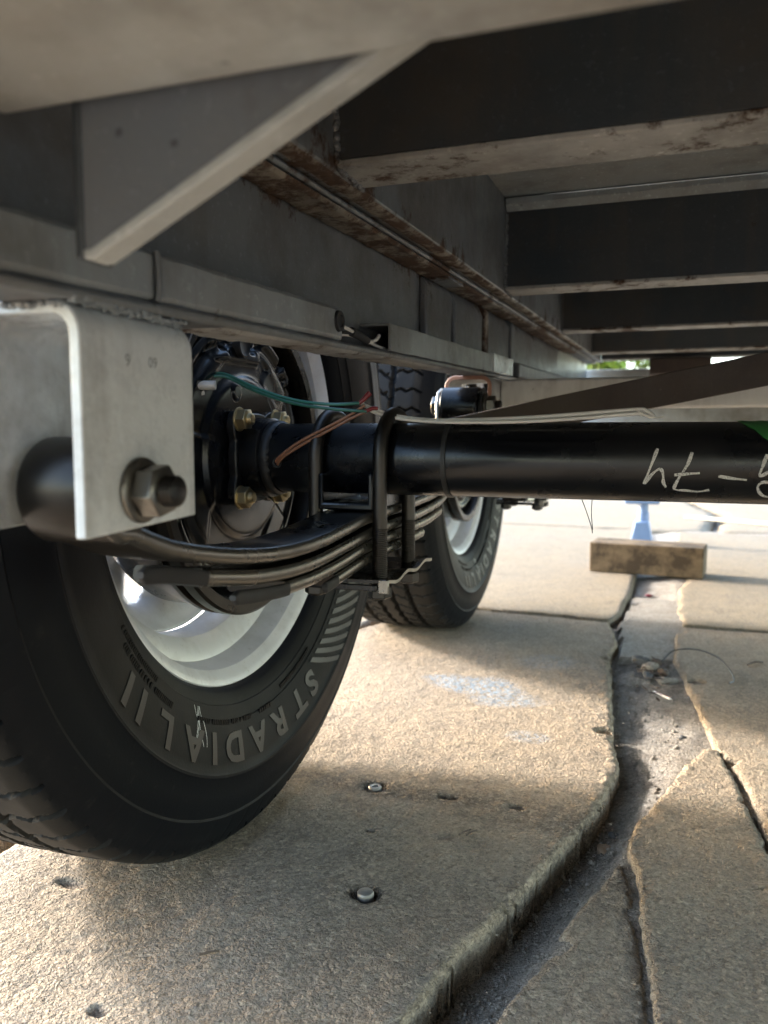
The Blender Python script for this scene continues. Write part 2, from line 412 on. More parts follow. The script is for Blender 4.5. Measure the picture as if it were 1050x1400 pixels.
def sdist(px, py, poly):
    """signed distance, positive inside"""
    P = np.array(poly); best = np.full(px.shape, 1e9); ins = np.zeros(px.shape, bool)
    for (x1, y1), (x2, y2) in zip(P, np.roll(P, -1, 0)):
        dx, dy = x2-x1, y2-y1; L = dx*dx+dy*dy+1e-12
        t = np.clip(((px-x1)*dx+(py-y1)*dy)/L, 0, 1)
        best = np.minimum(best, (px-x1-t*dx)**2+(py-y1-t*dy)**2)
        cond = ((y1 > py) != (y2 > py)) & (px < (x2-x1)*(py-y1)/(y2-y1+1e-12)+x1)
        ins ^= cond
    d = np.sqrt(best); return np.where(ins, d, -d)

DARK_PATCHES = [(.00, .05, .17, .22, .2), (.25, .10, .12, .035, .5), (.10, .105, .13, .022, .9), (.12, -.12, .16, .10, .25), (.06, .60, .18, .07, .2),  # oil stains round the studs, other dark patches; first lies under the tyre
          (.30, .62, .10, .12, .4), (.17, -.15, .08, .05, .3), (.094, .106, .018, .014, 1.0), (.153, -.077, .016, .012, 1.0), (.55, .55, .12, .2, .4),
          (.33, .0, .03, .05, .3), (-.03, -.15, .1, .1, .25)]
POWDER = [(.115, .47, .065, .045, 1.0), (.16, .43, .05, .035, .8), (.07, .49, .04, .02, .8), (.22, .30, .03, .02, .5), (.20, .63, .05, .05, .35)]
def grid_slab(name, poly, res, seed, depth=.06, R_=.0055, rough=.0035, mat='stone', parent=None, attr=True, z0=0.0, chips=(), pits=()):
    P = np.array(poly); x0, y0 = P.min(0)-.02; x1, y1 = P.max(0)+.02
    nx = int((x1-x0)/res)+1; ny = int((y1-y0)/res)+1
    X, Y = np.meshgrid(x0+np.arange(nx)*res, y0+np.arange(ny)*res)
    q_ = random.Random(seed); chips = list(chips)
    if attr and res < .006:
        for (xa, ya), (xb, yb) in zip(poly, poly[1:]+poly[:1]):
            L = math.hypot(xb-xa, yb-ya)
            if max(ya, yb) < -.45: continue
            for _ in range(int(min(L, .6)*60)):
                t = q_.random(); cr = q_.choice((.0010, .0015, .002, .003)); chips.append((xa+(xb-xa)*t, ya+(yb-ya)*t, cr))
    def dist(X, Y):
        d = sdist(X, Y, poly)+rough*1.5*fbm(X, Y, 32, seed, 5, .7)
        cf = 1+.35*fbm(X, Y, 60, seed+3)
        for cx, cy, cr in chips: d = np.minimum(d, np.hypot(X-cx, (Y-cy))-cr*cf)
        return d
    D = dist(X, Y)
    inside = D > 0; e = res*.3
    keepv = D > -res*2.4
    GX = (dist(X+e, Y)-dist(X-e, Y))/(2*e); GY = (dist(X, Y+e)-dist(X, Y-e))/(2*e)
    g2 = np.maximum(GX**2+GY**2, .25)
    snap = (~inside) & keepv
    Xs = np.where(snap, X-D*GX/g2, X); Ys = np.where(snap, Y-D*GY/g2, Y)
    Rl = R_*(1+.7*fbm(X, Y, 40, seed+9, 3)); Rl = np.maximum(Rl, .002)
    q = np.clip(D/Rl, 0, 1); edge = -Rl*(1-np.sqrt(np.clip(1-(1-q)**2, 0, 1)))
    Z = z0+edge+.0018*fbm(X, Y, 6, seed+20, 3)+.0013*fbm(X, Y, 70, seed+30, 5, .75)
    near = np.exp(-np.clip(D, 0, 1)/.012); Z += near*(.0020*fbm(X, Y, 90, seed+40, 3, .7)+.0016*fbm(X, Y, 210, seed+44, 2))
    for cx, cy, rx, ry, dp in pits:
        rr = np.hypot((X-cx)/rx, (Y-cy)/ry)*(1+.15*fbm(X, Y, 120, seed+5, 3)); Z -= dp*np.clip(1.25-rr, 0, .35)/.35
    Z = np.where(snap, z0-Rl*(1+.25*fbm(X, Y, 150, seed+60, 3)), Z)
    ok = keepv[:-1, :-1] & keepv[1:, :-1] & keepv[1:, 1:] & keepv[:-1, 1:]
    anyin = inside[:-1, :-1] | inside[1:, :-1] | inside[1:, 1:] | inside[:-1, 1:]
    jj, ii = np.nonzero(ok & anyin)
    idx = jj*nx+ii; faces = np.stack([idx, idx+1, idx+1+nx, idx+nx], 1)
    used = np.unique(faces); remap = -np.ones(nx*ny, int); remap[used] = np.arange(len(used)); faces = remap[faces]
    V = np.stack([Xs.ravel(), Ys.ravel(), Z.ravel()], 1)[used]
    gn = np.sqrt(g2); OX = (-GX/gn).ravel()[used]; OY = (-GY/gn).ravel()[used]
    ed = np.concatenate([faces[:, [0, 1]], faces[:, [1, 2]], faces[:, [2, 3]], faces[:, [3, 0]]])
    key = np.sort(ed, 1); _, inv_, cnt = np.unique(key[:, 0]*10**7+key[:, 1], return_inverse=True, return_counts=True)
    bed = ed[cnt[inv_] == 1]; bv = np.unique(bed); nb = len(bv); bm_ = -np.ones(len(V), int); bm_[bv] = np.arange(nb)
    rows_ = 6; prev_ids = bv; ztop = V[bv, 2].copy(); newV = []; newF = []; base = len(V)
    for k_ in range(1, rows_+1):
        tt = k_/rows_; z = ztop+(z0-depth-ztop)*tt; am = .0045*(1 if k_ < rows_ else 1.2)
        ns = fbm(V[bv, 0]*1.0+z*2.3, V[bv, 1]+z*1.7, 55, seed+70, 4, .7)*am-.001*tt
        newV.append(np.stack([V[bv, 0]+OX[bv]*ns, V[bv, 1]+OY[bv]*ns, z], 1)); ids = base+(k_-1)*nb+np.arange(nb)
        a_, b2_ = bm_[bed[:, 0]], bm_[bed[:, 1]]
        newF.append(np.stack([prev_ids[b2_], prev_ids[a_], ids[a_], ids[b2_]], 1)); prev_ids = ids
    V = np.concatenate([V]+newV); faces = np.concatenate([faces]+newF)
    me = bpy.data.meshes.new(name)
    me.vertices.add(len(V)); me.vertices.foreach_set('co', V.ravel())
    me.loops.add(faces.size); me.loops.foreach_set('vertex_index', faces.ravel())
    me.polygons.add(len(faces)); me.polygons.foreach_set('loop_start', np.arange(len(faces))*4); me.polygons.foreach_set('loop_total', np.full(len(faces), 4))
    me.update(calc_edges=True); me.validate()
    if attr:
        a = me.color_attributes.new('stain', 'FLOAT_COLOR', 'POINT')
        c = np.zeros((len(V), 4)); c[:, 3] = 1
        for L, ch in ((DARK_PATCHES, 0), (POWDER, 1)):
            for cx, cy, rx, ry, s_ in L:
                rr = np.hypot((V[:, 0]-cx)/rx, (V[:, 1]-cy)/ry)*(1+.35*fbm(V[:, 0], V[:, 1], 12, seed+7, 4))
                c[:, ch] = np.maximum(c[:, ch], s_*np.clip((1.15-rr)/.5, 0, 1))
        # walls of the joints, browner and darker with depth
        c[:, 0] = np.maximum(c[:, 0], .75*np.clip(-(V[:, 2]-z0+.010)/.02, 0, 1))
        a.data.foreach_set('color', c.ravel())
    o = link(name, me, mat, parent, ang=75)
    return o

# ------------------------------------------------------------------ the ground
pav = tag(empty('pavement'), 'pavement of big irregular tan stone slabs with wide joints', None, None, 'structure')
A = [(-.172, -.95), (-.172, -.121), (-.178, .30), (-.17, .724), (-.12, .90), (-.017, .977), (.12, .968), (.272, .955), (.286, .88), (.296, .79), (.291, .73), (.292, .666),
     (.302, .56), (.308, .46), (.315, .378), (.321, .304), (.329, .24), (.324, .19), (.315, .126), (.28, .003), (.245, -.112), (.225, -.202),
     (.19, -.36), (.17, -.60), (.16, -.95)]
C_ = [(1.15, .955), (.72, .962), (.42, .955), (.395, .90), (.389, .723), (.398, .64), (.408, .567), (.431, .343), (.452, .262), (.4665, .128), (.48, -.05), (.50, -.4), (.52, -1.0), (1.15, -1.0)]
D_ = [(.437, .330), (.420, .334), (.395, .262), (.371, .18), (.352, .118), (.345, .076), (.359, .0), (.360, -.035), (.373, -.151), (.385, -.4), (.40, -1.0), (.516, -1.0), (.496, -.4), (.4755, -.05), (.4625, .128), (.4475, .258)]
E_ = [(.341, .052), (.336, .035), (.318, -.023), (.305, -.070), (.314, -.083), (.297, -.111), (.274, -.185), (.25, -.33), (.23, -.6), (.22, -1.0), (.398, -1.0), (.383, -.4), (.3705, -.151), (.3575, -.037), (.354, .010)]
B_ = [(-.40, 1.00), (-.02, .992), (.276, .972), (.292, 1.05), (.30, 1.30), (.30, 1.50), (.31, 1.9), (.29, 2.6), (-.55, 2.65), (-.62, 1.8), (-.5, 1.3)]
F_ = [(.41, .975), (.72, .978), (1.15, .972), (1.25, 1.5), (1.18, 2.6), (.42, 2.6), (.40, 1.9), (.395, 1.62), (.43, 1.52), (.405, 1.35), (.40, 1.1)]
G_ = [(-.192, -1.0), (-.192, -.12), (-.198, .30), (-.19, .72), (-.14, .915), (-.035, .985), (-.41, .99), (-.52, 1.3), (-1.2, 1.35), (-1.3, -1.0)]
PITS = [(.094, .106, .011, .009, .004), (.153, -.077, .0115, .009, .006), (-.077, -.145, .012, .0045, .003), (.170, .108, .010, .004, .004),
        (.041, -.257, .006, .004, .004), (.24, .11, .008, .003, .003), (.19, .03, .006, .002, .002), (.12, .02, .004, .003, .003)]
CH = [(.306, .352, .010), (.289, .69, .012), (.321, .33, .006), (.29, -.01, .006)]
grid_slab('slab', A, .0027, 11, parent=pav, chips=CH, pits=PITS)
grid_slab('slab', C_, .0048, 23, parent=pav, R_=.0045, rough=.0022, chips=[(.42, .60, .010), (.445, .30, .008)])
grid_slab('slab', D_, .0027, 37, parent=pav, R_=.0045, rough=.0022)
grid_slab('slab', E_, .0027, 41, parent=pav, R_=.006, rough=.0025, z0=-.003)
grid_slab('slab', B_, .009, 53, parent=pav, attr=False, mat='stone_far')
grid_slab('slab', F_, .009, 67, parent=pav, attr=False, mat='stone_far')
grid_slab('slab', G_, .009, 71, parent=pav, attr=False)
# farther slabs as an irregular field
def far_slab(pts, seed): grid_slab('slab', pts, .03, seed, parent=pav, attr=False, mat='stone_far', R_=.02, rough=.012)
far_slab([(-.60, 2.68), (.10, 2.63), (.52, 2.64), (.60, 3.4), (.45, 4.4), (-.7, 4.2), (-.9, 3.3)], 81)
far_slab([(.56, 2.64), (1.4, 2.65), (2.3, 2.6), (2.2, 3.6), (1.7, 4.3), (.49, 4.4), (.64, 3.4)], 82)
far_slab([(1.19, 1.0), (1.29, 1.5), (1.22, 2.6), (2.4, 2.55), (2.5, 1.0)], 83)
far_slab([(1.19, .96), (2.5, .95), (2.6, -1.0), (1.19, -1.0)], 84)
far_slab([(-.66, 1.36), (-1.9, 1.4), (-2.1, 2.7), (-.65, 2.65), (-.68, 1.8)], 85)
far_slab([(-1.34, -1.0), (-1.25, 1.33), (-2.6, 1.35), (-2.8, -1.0)], 86)
far_slab([(-.95, 4.0), (-.9, 3.3), (-.64, 2.7), (-2.2, 2.75), (-2.4, 4.2)], 87)
far_slab([(-2.5, 4.25), (.4, 4.45), (.5, 6.2), (-2.3, 6.4)], 88)
far_slab([(.46, 4.45), (1.75, 4.35), (2.9, 4.5), (2.8, 6.5), (.56, 6.2)], 89)
# mortar bed: rises from the left lip of the trench to the right
res = .006
nx, ny = int(1.9/res), int(4.0/res)
X, Y = np.meshgrid(-.9+np.arange(nx)*res, -1.3+np.arange(ny)*res)
yy = np.array([-1.3, -.2, .003, .126, .24, .46, .67, .8, .95, 1.3, 2.7]); le = np.array([.17, .225, .28, .315, .329, .308, .292, .296, .28, .30, .30])
re_ = np.array([.25, .28, .33, .36, .385, .42, .40, .389, .40, .40, .40])
L_ = np.interp(Y, yy, le); Rr = np.interp(Y, yy, re_)
t = np.clip((X-L_)/(Rr-L_), 0, 1.0)
DEP = np.interp(Y, [-.1, .06, .20, .35, .9, 1.2], [.036, .034, .026, .018, .016, .020])
Z = -DEP+(DEP-.006)*t**1.2+.004*fbm(X, Y, 14, 3, 4)+.0022*fbm(X, Y, 70, 8, 4, .7)
Z += .010*np.exp(-((X-.355)**2+(Y-.62)**2)/.05**2)*fbm(X, Y, 45, 5, 3)*2 + np.where((Y > .72) & (Y < 1.25) & (t > .1), .014+.010*fbm(X, Y, 30, 6, 4, .7), 0)
Z = np.where(t <= 0, -DEP+.002*fbm(X, Y, 20, 3, 4), Z)
Z = np.minimum(Z, -.004)
V = np.stack([X.ravel(), Y.ravel(), Z.ravel()], 1); jj, ii = np.meshgrid(np.arange(ny-1), np.arange(nx-1), indexing='ij')
id0 = (jj*nx+ii).ravel(); fc = np.stack([id0, id0+1, id0+1+nx, id0+nx], 1)
me = bpy.data.meshes.new('mortar_bed'); me.vertices.add(len(V)); me.vertices.foreach_set('co', V.ravel())
me.loops.add(fc.size); me.loops.foreach_set('vertex_index', fc.ravel()); me.polygons.add(len(fc))
me.polygons.foreach_set('loop_start', np.arange(len(fc))*4); me.polygons.foreach_set('loop_total', np.full(len(fc), 4)); me.update(calc_edges=True)
tag(link('mortar_bed', me, 'mortar'), 'sunken grey mortar between the stone slabs', kind='structure')
me = mesh('ground', [(-120, -120, -.054), (120, -120, -.054), (120, 120, -.054), (-120, 120, -.054)], [(0, 1, 2, 3)])
tag(link('ground', me, 'mortar'), 'pale ground around the slabs', kind='structure')
box('far_ground', (-60, 60), (6.6, 90), (-.053, -.012), 'stone_far', None, 0)
tag(bpy.data.objects['far_ground'], 'pale paved yard behind', kind='structure')

# ------------------------------------------------------------------ trailer
T = tag(empty('trailer', (0, 0, 0)), 'tandem axle trailer seen from beneath, grey frame, black axle and silver wheel', 'trailer')

def channel(name, x0, x1, z0, z1, t, tf, y0, y1, mat, side=1, nseg=1, **k2):
    """C-channel running along y; web at x0, flanges out to x1"""
    prof = [(x0, z0), (x1, z0), (x1, z0+tf), (x0+side*t, z0+tf), (x0+side*t, z1-tf), (x1, z1-tf), (x1, z1), (x0, z1)]
    return prism(name, prof, 'y', y0, y1, mat, T, .002, nseg, tilt=True, **k2)
for xs, sgn in ((0, 1), (1.95, -1)):
    def X_(a): return xs+sgn*a
    c = channel('frame_rail', X_(.1150), X_(.1505), .4275, .5305, sgn*.007, .0050, -2.6, 1.98, 'frame', sgn, 40, jitter=.0005 if sgn > 0 else 0)
    prof = [(X_(.1180), .5312), (X_(.1680), .5312), (X_(.1680), .6472), (X_(.118), .6472)]
    prism('side_rail', prof, 'y', -2.6, 2.0, 'frame', T, .0015, 1, tilt=True)
# rusty inner faces of the lower rail's top flange: a scale of rust with its own relief
def sheet(name, xr, yr, z, amp, res, mat, seed, tilt=True, down=True, th=.0012):
    nx, ny = max(2, int((xr[1]-xr[0])/res)), max(2, int((yr[1]-yr[0])/res))
    X, Y = np.meshgrid(np.linspace(*xr, nx), np.linspace(*yr, ny)); Zz = z-th-amp*np.clip(fbm(X, Y, 60, seed, 5, .65)+.2, 0, 1)
    bm = bmesh.new(); vs = [[bm.verts.new((X[j, i], Y[j, i], Zz[j, i] if 0 < i < nx-1 and 0 < j < ny-1 else z+.0006)) for i in range(nx)] for j in range(ny)]
    for j in range(ny-1):
        for i in range(nx-1): bm.faces.new((vs[j][i], vs[j+1][i], vs[j+1][i+1], vs[j][i+1]))
    return bm_out(name, bm, mat, T, 0, tilt=tilt, ang=60)
sheet('rust_scale', (.1222, .1500), (-.50, 1.4), .5230, .0022, .0022, 'frame_rusty', 4)
sheet('rust_scale', (.1520, .1672), (-.50, 1.4), .5312, .0018, .0022, 'frame_rusty', 9)
sheet('rust_scale', (.119, .149), (-.27, .16), .4275, .0016, .0024, 'flange_rusty', 14)
# bars lying on the bottom flange
def bar(name, y0, y1, mat='bar'):
    return prism(name, [(.1224, .4328), (.1500, .4328), (.1500, .4555), (.1224, .4555)], 'y', y0, y1, mat, T, .003, 24, jitter=.0004, tilt=True)
bar('flange_bar', -1.2, -.331); bar('flange_bar', -.3285, -.111)
tube('weld_bead', [(.1500, -.3300, .433+TILT*-.33), (.1506, -.3298, .444+TILT*-.33), (.1500, -.3302, .455+TILT*-.33)], .0016, 'frame', T, 8)
# hollow second bar with an open near end
o = prism('conduit_bar', [(.1224, .4328), (.1500, .4328), (.1500, .4555), (.1224, .4555), (.1224, .4535), (.1480, .4535), (.1480, .4345), (.1224, .4345)], 'y', -.010, .40, 'bar', T, .0006, 20, jitter=.0003, tilt=True)
prism('conduit_bar', [(.1224, .4328), (.1515, .4328), (.1515, .457), (.1224, .457), (.1224, .4535), (.1490, .4535), (.1490, .4345), (.1224, .4345)], 'y', .4015, .54, 'bracket', T, .0006, 12, jitter=.0006, tilt=True)
prism('flange_bar', [(.1224, .4328), (.1500, .4328), (.1500, .4555), (.1224, .4555)], 'y', .60, 1.7, 'frame', T, .003, 4, tilt=True)
# plug at the end of the first bar
bm = bmesh.new(); lathe(bm, [(.1495, .0075), (.1522, .0070), (.1526, .0045), (.1515, .0040), (.1515, .0003)], 20, (0, -.1215, .4455+TILT*-.12)); bm_out('plug', bm, 'liner', T)
# wires tucked behind the bars
for i, (a, b, c) in enumerate(((.1505, .443, -.116), (.1490, .439, -.112), (.1470, .437, -.118))):
    pts = [(a, c, b+TILT*c), (.1515-i*.002, -.095, .4370-.0008*i), (.1505-.002*i, -.060, .4340+.0006*i), (.145, -.030, .4345), (.140, .01, .4355)]
    tube('wire', pts, .0013, 'wire_white' if i != 1 else 'liner', T, 8)
tube('wire', [(.1500, -.062, .4335), (.1525, -.052, .4365), (.1530, -.046, .4405)], .0014, 'wire_white', T, 8)
tube('wire_tape', [(.1505, -.098, .4372), (.1508, -.080, .4362), (.1502, -.066, .4348)], .0034, 'liner', T, 10)
# stiffener pieces on the rail web
def stiff(y0, y1, th, ch, mat='frame'):
    prism('stiffener_plate', [(.1222, .456), (.1222+th, .456), (.1222+th, .5215-ch), (.1222+th*.55, .5215-ch*.25), (.1222, .5222)], 'y', y0, y1, mat, T, .0025, 6, jitter=.0005, tilt=True)
stiff(.160, .262, .0085, .010); stiff(.262, .405, .0125, .016, 'frame'); stiff(.405, .425, .0165, .008, 'frame_rusty')
stiff(.425, .60, .0105, .012); stiff(.60, .62, .015, .006, 'frame'); stiff(.62, 1.2, .008, .012)
prism('stiffener_plate', [(.128, .5195), (.1495, .5195), (.1495, .5222), (.128, .5222)], 'y', .175, .24, 'frame', T, .0008, 1, tilt=True)

# crossmembers
def weld_line(parent, p, q, r, n, mat='frame'):
    bm = bmesh.new(); p, q = Vector(p), Vector(q)
    for i in range(n):
        c_ = p.lerp(q, i/(n-1))+Vector([rnd.uniform(-.4, .4)*r for _ in range(3)])
        bmesh.ops.create_icosphere(bm, subdivisions=1, radius=r*rnd.uniform(.8, 1.25), matrix=Matrix.Translation(c_))
    return bm_out('weld_bead', bm, mat, parent, ang=80)
def cross(y, mat_w='cross_dark'):
    z0 = .5335+TILT*y; zt = .6445+TILT*y
    e = empty('crossmember', (0, 0, 0), T)
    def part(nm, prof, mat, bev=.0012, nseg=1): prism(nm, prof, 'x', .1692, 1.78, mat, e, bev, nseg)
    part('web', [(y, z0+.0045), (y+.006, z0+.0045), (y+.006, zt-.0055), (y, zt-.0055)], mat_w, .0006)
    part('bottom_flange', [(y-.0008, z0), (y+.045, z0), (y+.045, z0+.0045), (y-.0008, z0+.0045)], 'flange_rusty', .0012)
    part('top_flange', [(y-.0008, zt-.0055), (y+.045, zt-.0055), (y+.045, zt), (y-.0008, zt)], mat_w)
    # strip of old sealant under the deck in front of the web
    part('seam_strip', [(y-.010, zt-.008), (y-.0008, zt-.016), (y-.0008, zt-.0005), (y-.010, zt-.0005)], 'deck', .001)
    if y < 1.2:
        weld_line(e, (.1690, y-.0008, z0+.004), (.1690, y-.0008, zt-.02), .0024, 40); weld_line(e, (.1690, y+.002, z0+.0005), (.1690, y+.044, z0+.0005), .0022, 20)
    return e
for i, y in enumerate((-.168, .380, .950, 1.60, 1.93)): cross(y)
prism('deck', [(-2.6, .6462-.0858), (2.05, .6462+.06765), (2.05, .6497+.06765), (-2.6, .6497-.0858)], 'x', .10, 1.88, 'deck', T, 0)
# beam close to the lens and its gusset
prism('front_beam', [(-.55, .470), (-.4185, .470), (-.4145, .474), (-.4145, .575), (-.55, .575)], 'x', .1515, 1.79, 'beam', T, .002, 1)
bm = bmesh.new()
gy0, gy1 = -.4135, -.4085
pts = [(.1790, .4235), (.1835, .4235), (.292, .4775), (.36, .513), (.36, .560), (.1790, .560)]
v1 = [bm.verts.new((x, gy0, z)) for x, z in pts]; v2 = [bm.verts.new((x, gy1, z)) for x, z in pts]
bm.faces.new(v1); bm.faces.new(v2[::-1])
for i in range(len(pts)): bm.faces.new((v1[i], v2[i], v2[(i+1) % len(pts)], v1[(i+1) % len(pts)]))
g = empty('gusset', (0, 0, 0), T)
bm_out('plate', bm, 'gusset', g, .001)
bm = bmesh.new()                                         # flange along the slanting lower edge
vs = []
for (x, z) in ((.1795, .4215), (.1835, .4215), (.293, .4755), (.37, .515)):
    vs.append([bm.verts.new((x, gy0-.0005, z)), bm.verts.new((x, gy1+.0060, z)), bm.verts.new((x-.0012, gy1+.0060, z+.0035)), bm.verts.new((x-.0012, gy0-.0005, z+.0035))])
for a, b in zip(vs, vs[1:]):
    for i in range(4): bm.faces.new((a[i], a[(i+1) % 4], b[(i+1) % 4], b[i]))
bm.faces.new(vs[0]); bm.faces.new(vs[-1]); bm_out('lower_flange', bm, 'beam', g, .0008)
box('return_flange', (.1765, .1800), (gy0-.001, gy1+.010), (.4215, .56), 'cross_dark', g, .001)

# rear parts seen under the deck
box('rear_bumper', (-.05, 2.1), (2.02, 2.09), (.405, .5765), 'bar', T, .003)
box('hitch_box', (.312, .482), (1.86, 1.93), (.545, .592), 'brown_paint', T, .004)
box('cross_tube', (.1556, 1.79), (.425, .462), (.3985, .4380), 'cream', T, .003)
# dark brace behind the axle, climbing to the right
BY, BH, BX, BZ = .30, .0175, .12, .3665
bm = bmesh.new(); add_box(bm, (0, 1.25), (BY, BY+.007), (-BH, BH)); bmesh.ops.rotate(bm, verts=bm.verts, cent=(0, 0, 0), matrix=Matrix.Rotation(-math.atan(.195), 3, 'Y'))
bmesh.ops.translate(bm, verts=bm.verts, vec=(BX, 0, BZ)); bm_out('diagonal_brace', bm, 'brown_paint', T, .001)

# ------------------------------------------------------------------ hangers
def hanger(y0, y1, zb_f, zb_r, ztop, xl, xr, t, mat='bracket', edge=None, Rr=.014):
    """inverted U of folded plate: profile in x-z, extruded along y, lower ends may slope"""
    def prof(off, zb):
        xl_, xr_, zt = xl+off, xr-off, ztop-off; rr = max(Rr-off, .002); out = [(xl_, zb)]
        for k_ in range(7):
            a = math.pi-k_/6*math.pi/2; out.append((xl_+rr+rr*math.cos(a), zt-rr+rr*math.sin(a)))
        for k_ in range(7):
            a = math.pi/2-k_/6*math.pi/2; out.append((xr_-rr+rr*math.cos(a), zt-rr+rr*math.sin(a)))
        out.append((xr_, zb)); return out
    bm = bmesh.new(); R4 = []
    for y, zb in ((y0, zb_f), (y1, zb_r)):
        R4.append(([bm.verts.new((x, y, z)) for x, z in prof(0, zb)], [bm.verts.new((x, y, z)) for x, z in prof(t, zb)]))
    (of, inf), (orr, ir) = R4
    n = len(of)
    for i in range(n-1):
        bm.faces.new((of[i], of[i+1], orr[i+1], orr[i])); bm.faces.new((inf[i+1], inf[i], ir[i], ir[i+1]))
        f1 = bm.faces.new((of[i+1], of[i], inf[i], inf[i+1])); f2 = bm.faces.new((orr[i], orr[i+1], ir[i+1], ir[i]))
        if edge: f1.material_index = 1
    bm.faces.new((of[0], orr[0], ir[0], inf[0])); bm.faces.new((orr[-1], of[-1], inf[-1], ir[-1]))
    return bm
def nut_and_bolt(parent, y, z, x_out, r_hex=.0118, x_head=None, r=.0068, rot=.2):
    """nut outboard (+x) face at x_out, bolt end with thread beyond"""
    bm = bmesh.new(); lathe(bm, [(x_out+.0003, r_hex*1.22), (x_out+.0022, r_hex*1.22), (x_out+.0032, r_hex*1.02)], 28, (0, y, z))
    hexprism(bm, (0, y, z), 'x', r_hex, x_out+.0028, x_out+.0135, rot); bm_out('nut', bm, 'nut', parent, .0006)
    bm = bmesh.new(); threaded(bm, (0, y, z), 'x', r, x_out+.010, x_out+.0205); bm_out('bolt_end', bm, 'bolt', parent)
    if x_head:
        bm = bmesh.new(); hexprism(bm, (0, y, z), 'x', r_hex, x_head, x_head-.009, rot+.3); bm_out('bolt_head', bm, 'nut', parent, .0006)
h1 = empty('spring_hanger', (0, 0, 0), T)
bm = hanger(-.3850, -.3070, .3210, .3238, .4155, .0905, .1522, .0052)
o = bm_out('hanger_bracket', bm, 'bracket', h1, .0008)
nut_and_bolt(h1, -.3500, .3385, .1522, .0118, .0895)
# raggedy weld along the top of the bracket
bm = bmesh.new()
for i in range(60):
    y = -.384+.076*i/59
    for xx, zz in ((.1475, .4140), (.1485, .4152)):
        bmesh.ops.create_icosphere(bm, subdivisions=1, radius=rnd.uniform(.0008, .0017), matrix=Matrix.Translation((xx+rnd.uniform(-.001, .001), y, zz+rnd.uniform(-.0006, .0012))))
for i in range(70):
    x = .060+.084*i/69
    bmesh.ops.create_icosphere(bm, subdivisions=1, radius=rnd.uniform(.0010, .0022), matrix=Matrix.Translation((x, -.3850+rnd.uniform(-.001, .0015), .4140+rnd.uniform(-.001, .0006))))
tag(bm_out('weld_bead', bm, 'bar', h1, ang=80))
# stamped marks on the bracket face (shallow)
def flat_text(txt, size, ext, off=0):
    cu = bpy.data.curves.new('t', 'FONT'); cu.body = txt; cu.size = size; cu.extrude = ext; cu.offset = off; cu.align_x = 'CENTER'; cu.align_y = 'CENTER'; cu.resolution_u = 3
    ob = bpy.data.objects.new('t', cu); COL.objects.link(ob)
    dg = bpy.context.evaluated_depsgraph_get(); me = bpy.data.meshes.new_from_object(ob.evaluated_get(dg))
    bpy.data.objects.remove(ob); bpy.data.curves.remove(cu); return me
def stamp(txt, size, y, z, mat, x, parent, ext=.00012):
    me = flat_text(txt, size, ext)
    for v in me.vertices: a, b, c = v.co; v.co = (x+c, y+a, z+b)
    me.materials.clear(); return link('stamped_mark', me, mat, parent, ang=30)
stamp('9', .0075, -.356, .3935, 'bar', .15225, h1, .00008); stamp('09', .0066, -.3385, .394, 'bar', .15225, h1, .00006)

h2 = empty('spring_hanger', (0, 0, 0), T)
bm = hanger(.375, .455, .372, .372, .4405, .0920, .1545, .0055, edge=True)
o = bm_out('hanger_bracket', bm, 'cream', h2, .0008); o.data.materials.append(M['primer'])
box('inner_web', (.128, .1488), (.44, .446), (.372, .424), 'cream', h2, .002)
box('inner_web', (.0980, .1160), (.44, .446), (.372, .424), 'cream', h2, .002)
h3 = empty('spring_hanger', (0, 0, 0), T)
bm = hanger(1.145, 1.235, .345, .345, .448, .0905, .1522, .0052); bm_out('hanger_bracket', bm, 'bracket', h3, .0008)

# ------------------------------------------------------------------ leaf springs
XC = .1225; HW = .0222
def leaf_strip(name, path, th, parent, mat='spring', hw=HW, n=6, xc=None, bull=.55):
    xc = XC if xc is None else xc
    """path: (y,z) mid-line; rounded edges"""
    P = smooth_path([(0, y, z) for y, z in path], n); bm = bmesh.new(); rings = []
    h = th/2
    prof = [(-hw+h*bull, -h)] + [(-hw+h*bull*(1-math.sin(a)), -h*math.cos(a)) for a in (math.pi/6, math.pi/3, math.pi/2, 2*math.pi/3, 5*math.pi/6)] + [(-hw+h*bull, h)]
    prof = prof+[(-a, b) for a, b in prof[::-1]]
    for i, p in enumerate(P):
        t = (P[min(i+1, len(P)-1)]-P[max(i-1, 0)]).normalized(); nn = Vector((0, -t.z, t.y))
        if bull < .4: nn = nn*min(1, .35+.22*i)
        rings.append([bm.verts.new((xc+u, p.y+nn.y*v, p.z+nn.z*v)) for u, v in prof])
    m = len(prof)
    for a, b in zip(rings, rings[1:]):
        for i in range(m): bm.faces.new((a[i], a[(i+1) % m], b[(i+1) % m], b[i]))
    bm.faces.new(rings[0]); bm.faces.new(rings[-1])
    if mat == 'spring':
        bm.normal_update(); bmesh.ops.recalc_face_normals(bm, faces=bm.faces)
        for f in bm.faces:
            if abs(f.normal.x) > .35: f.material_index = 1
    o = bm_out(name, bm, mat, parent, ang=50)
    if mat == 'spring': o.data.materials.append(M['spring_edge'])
    return o
mid = [(-.345, .3125), (-.315, .3075), (-.273, .2985), (-.233, .2925), (-.185, .2885), (-.126, .2890), (-.053, .2955), (0, .2975), (.06, .2985), (.11, .3005), (.16, .3035), (.215, .317), (.27, .337), (.315, .358), (.34, .3725)]
def sub(y0, y1, off, n=9):
    P = smooth_path([(0, y, z) for y, z in mid], 6); ys = [p.y for p in P]; zs = [p.z for p in P]
    return [(y, float(np.interp(y, ys, zs))-off) for y in np.linspace(y0, y1, n)]
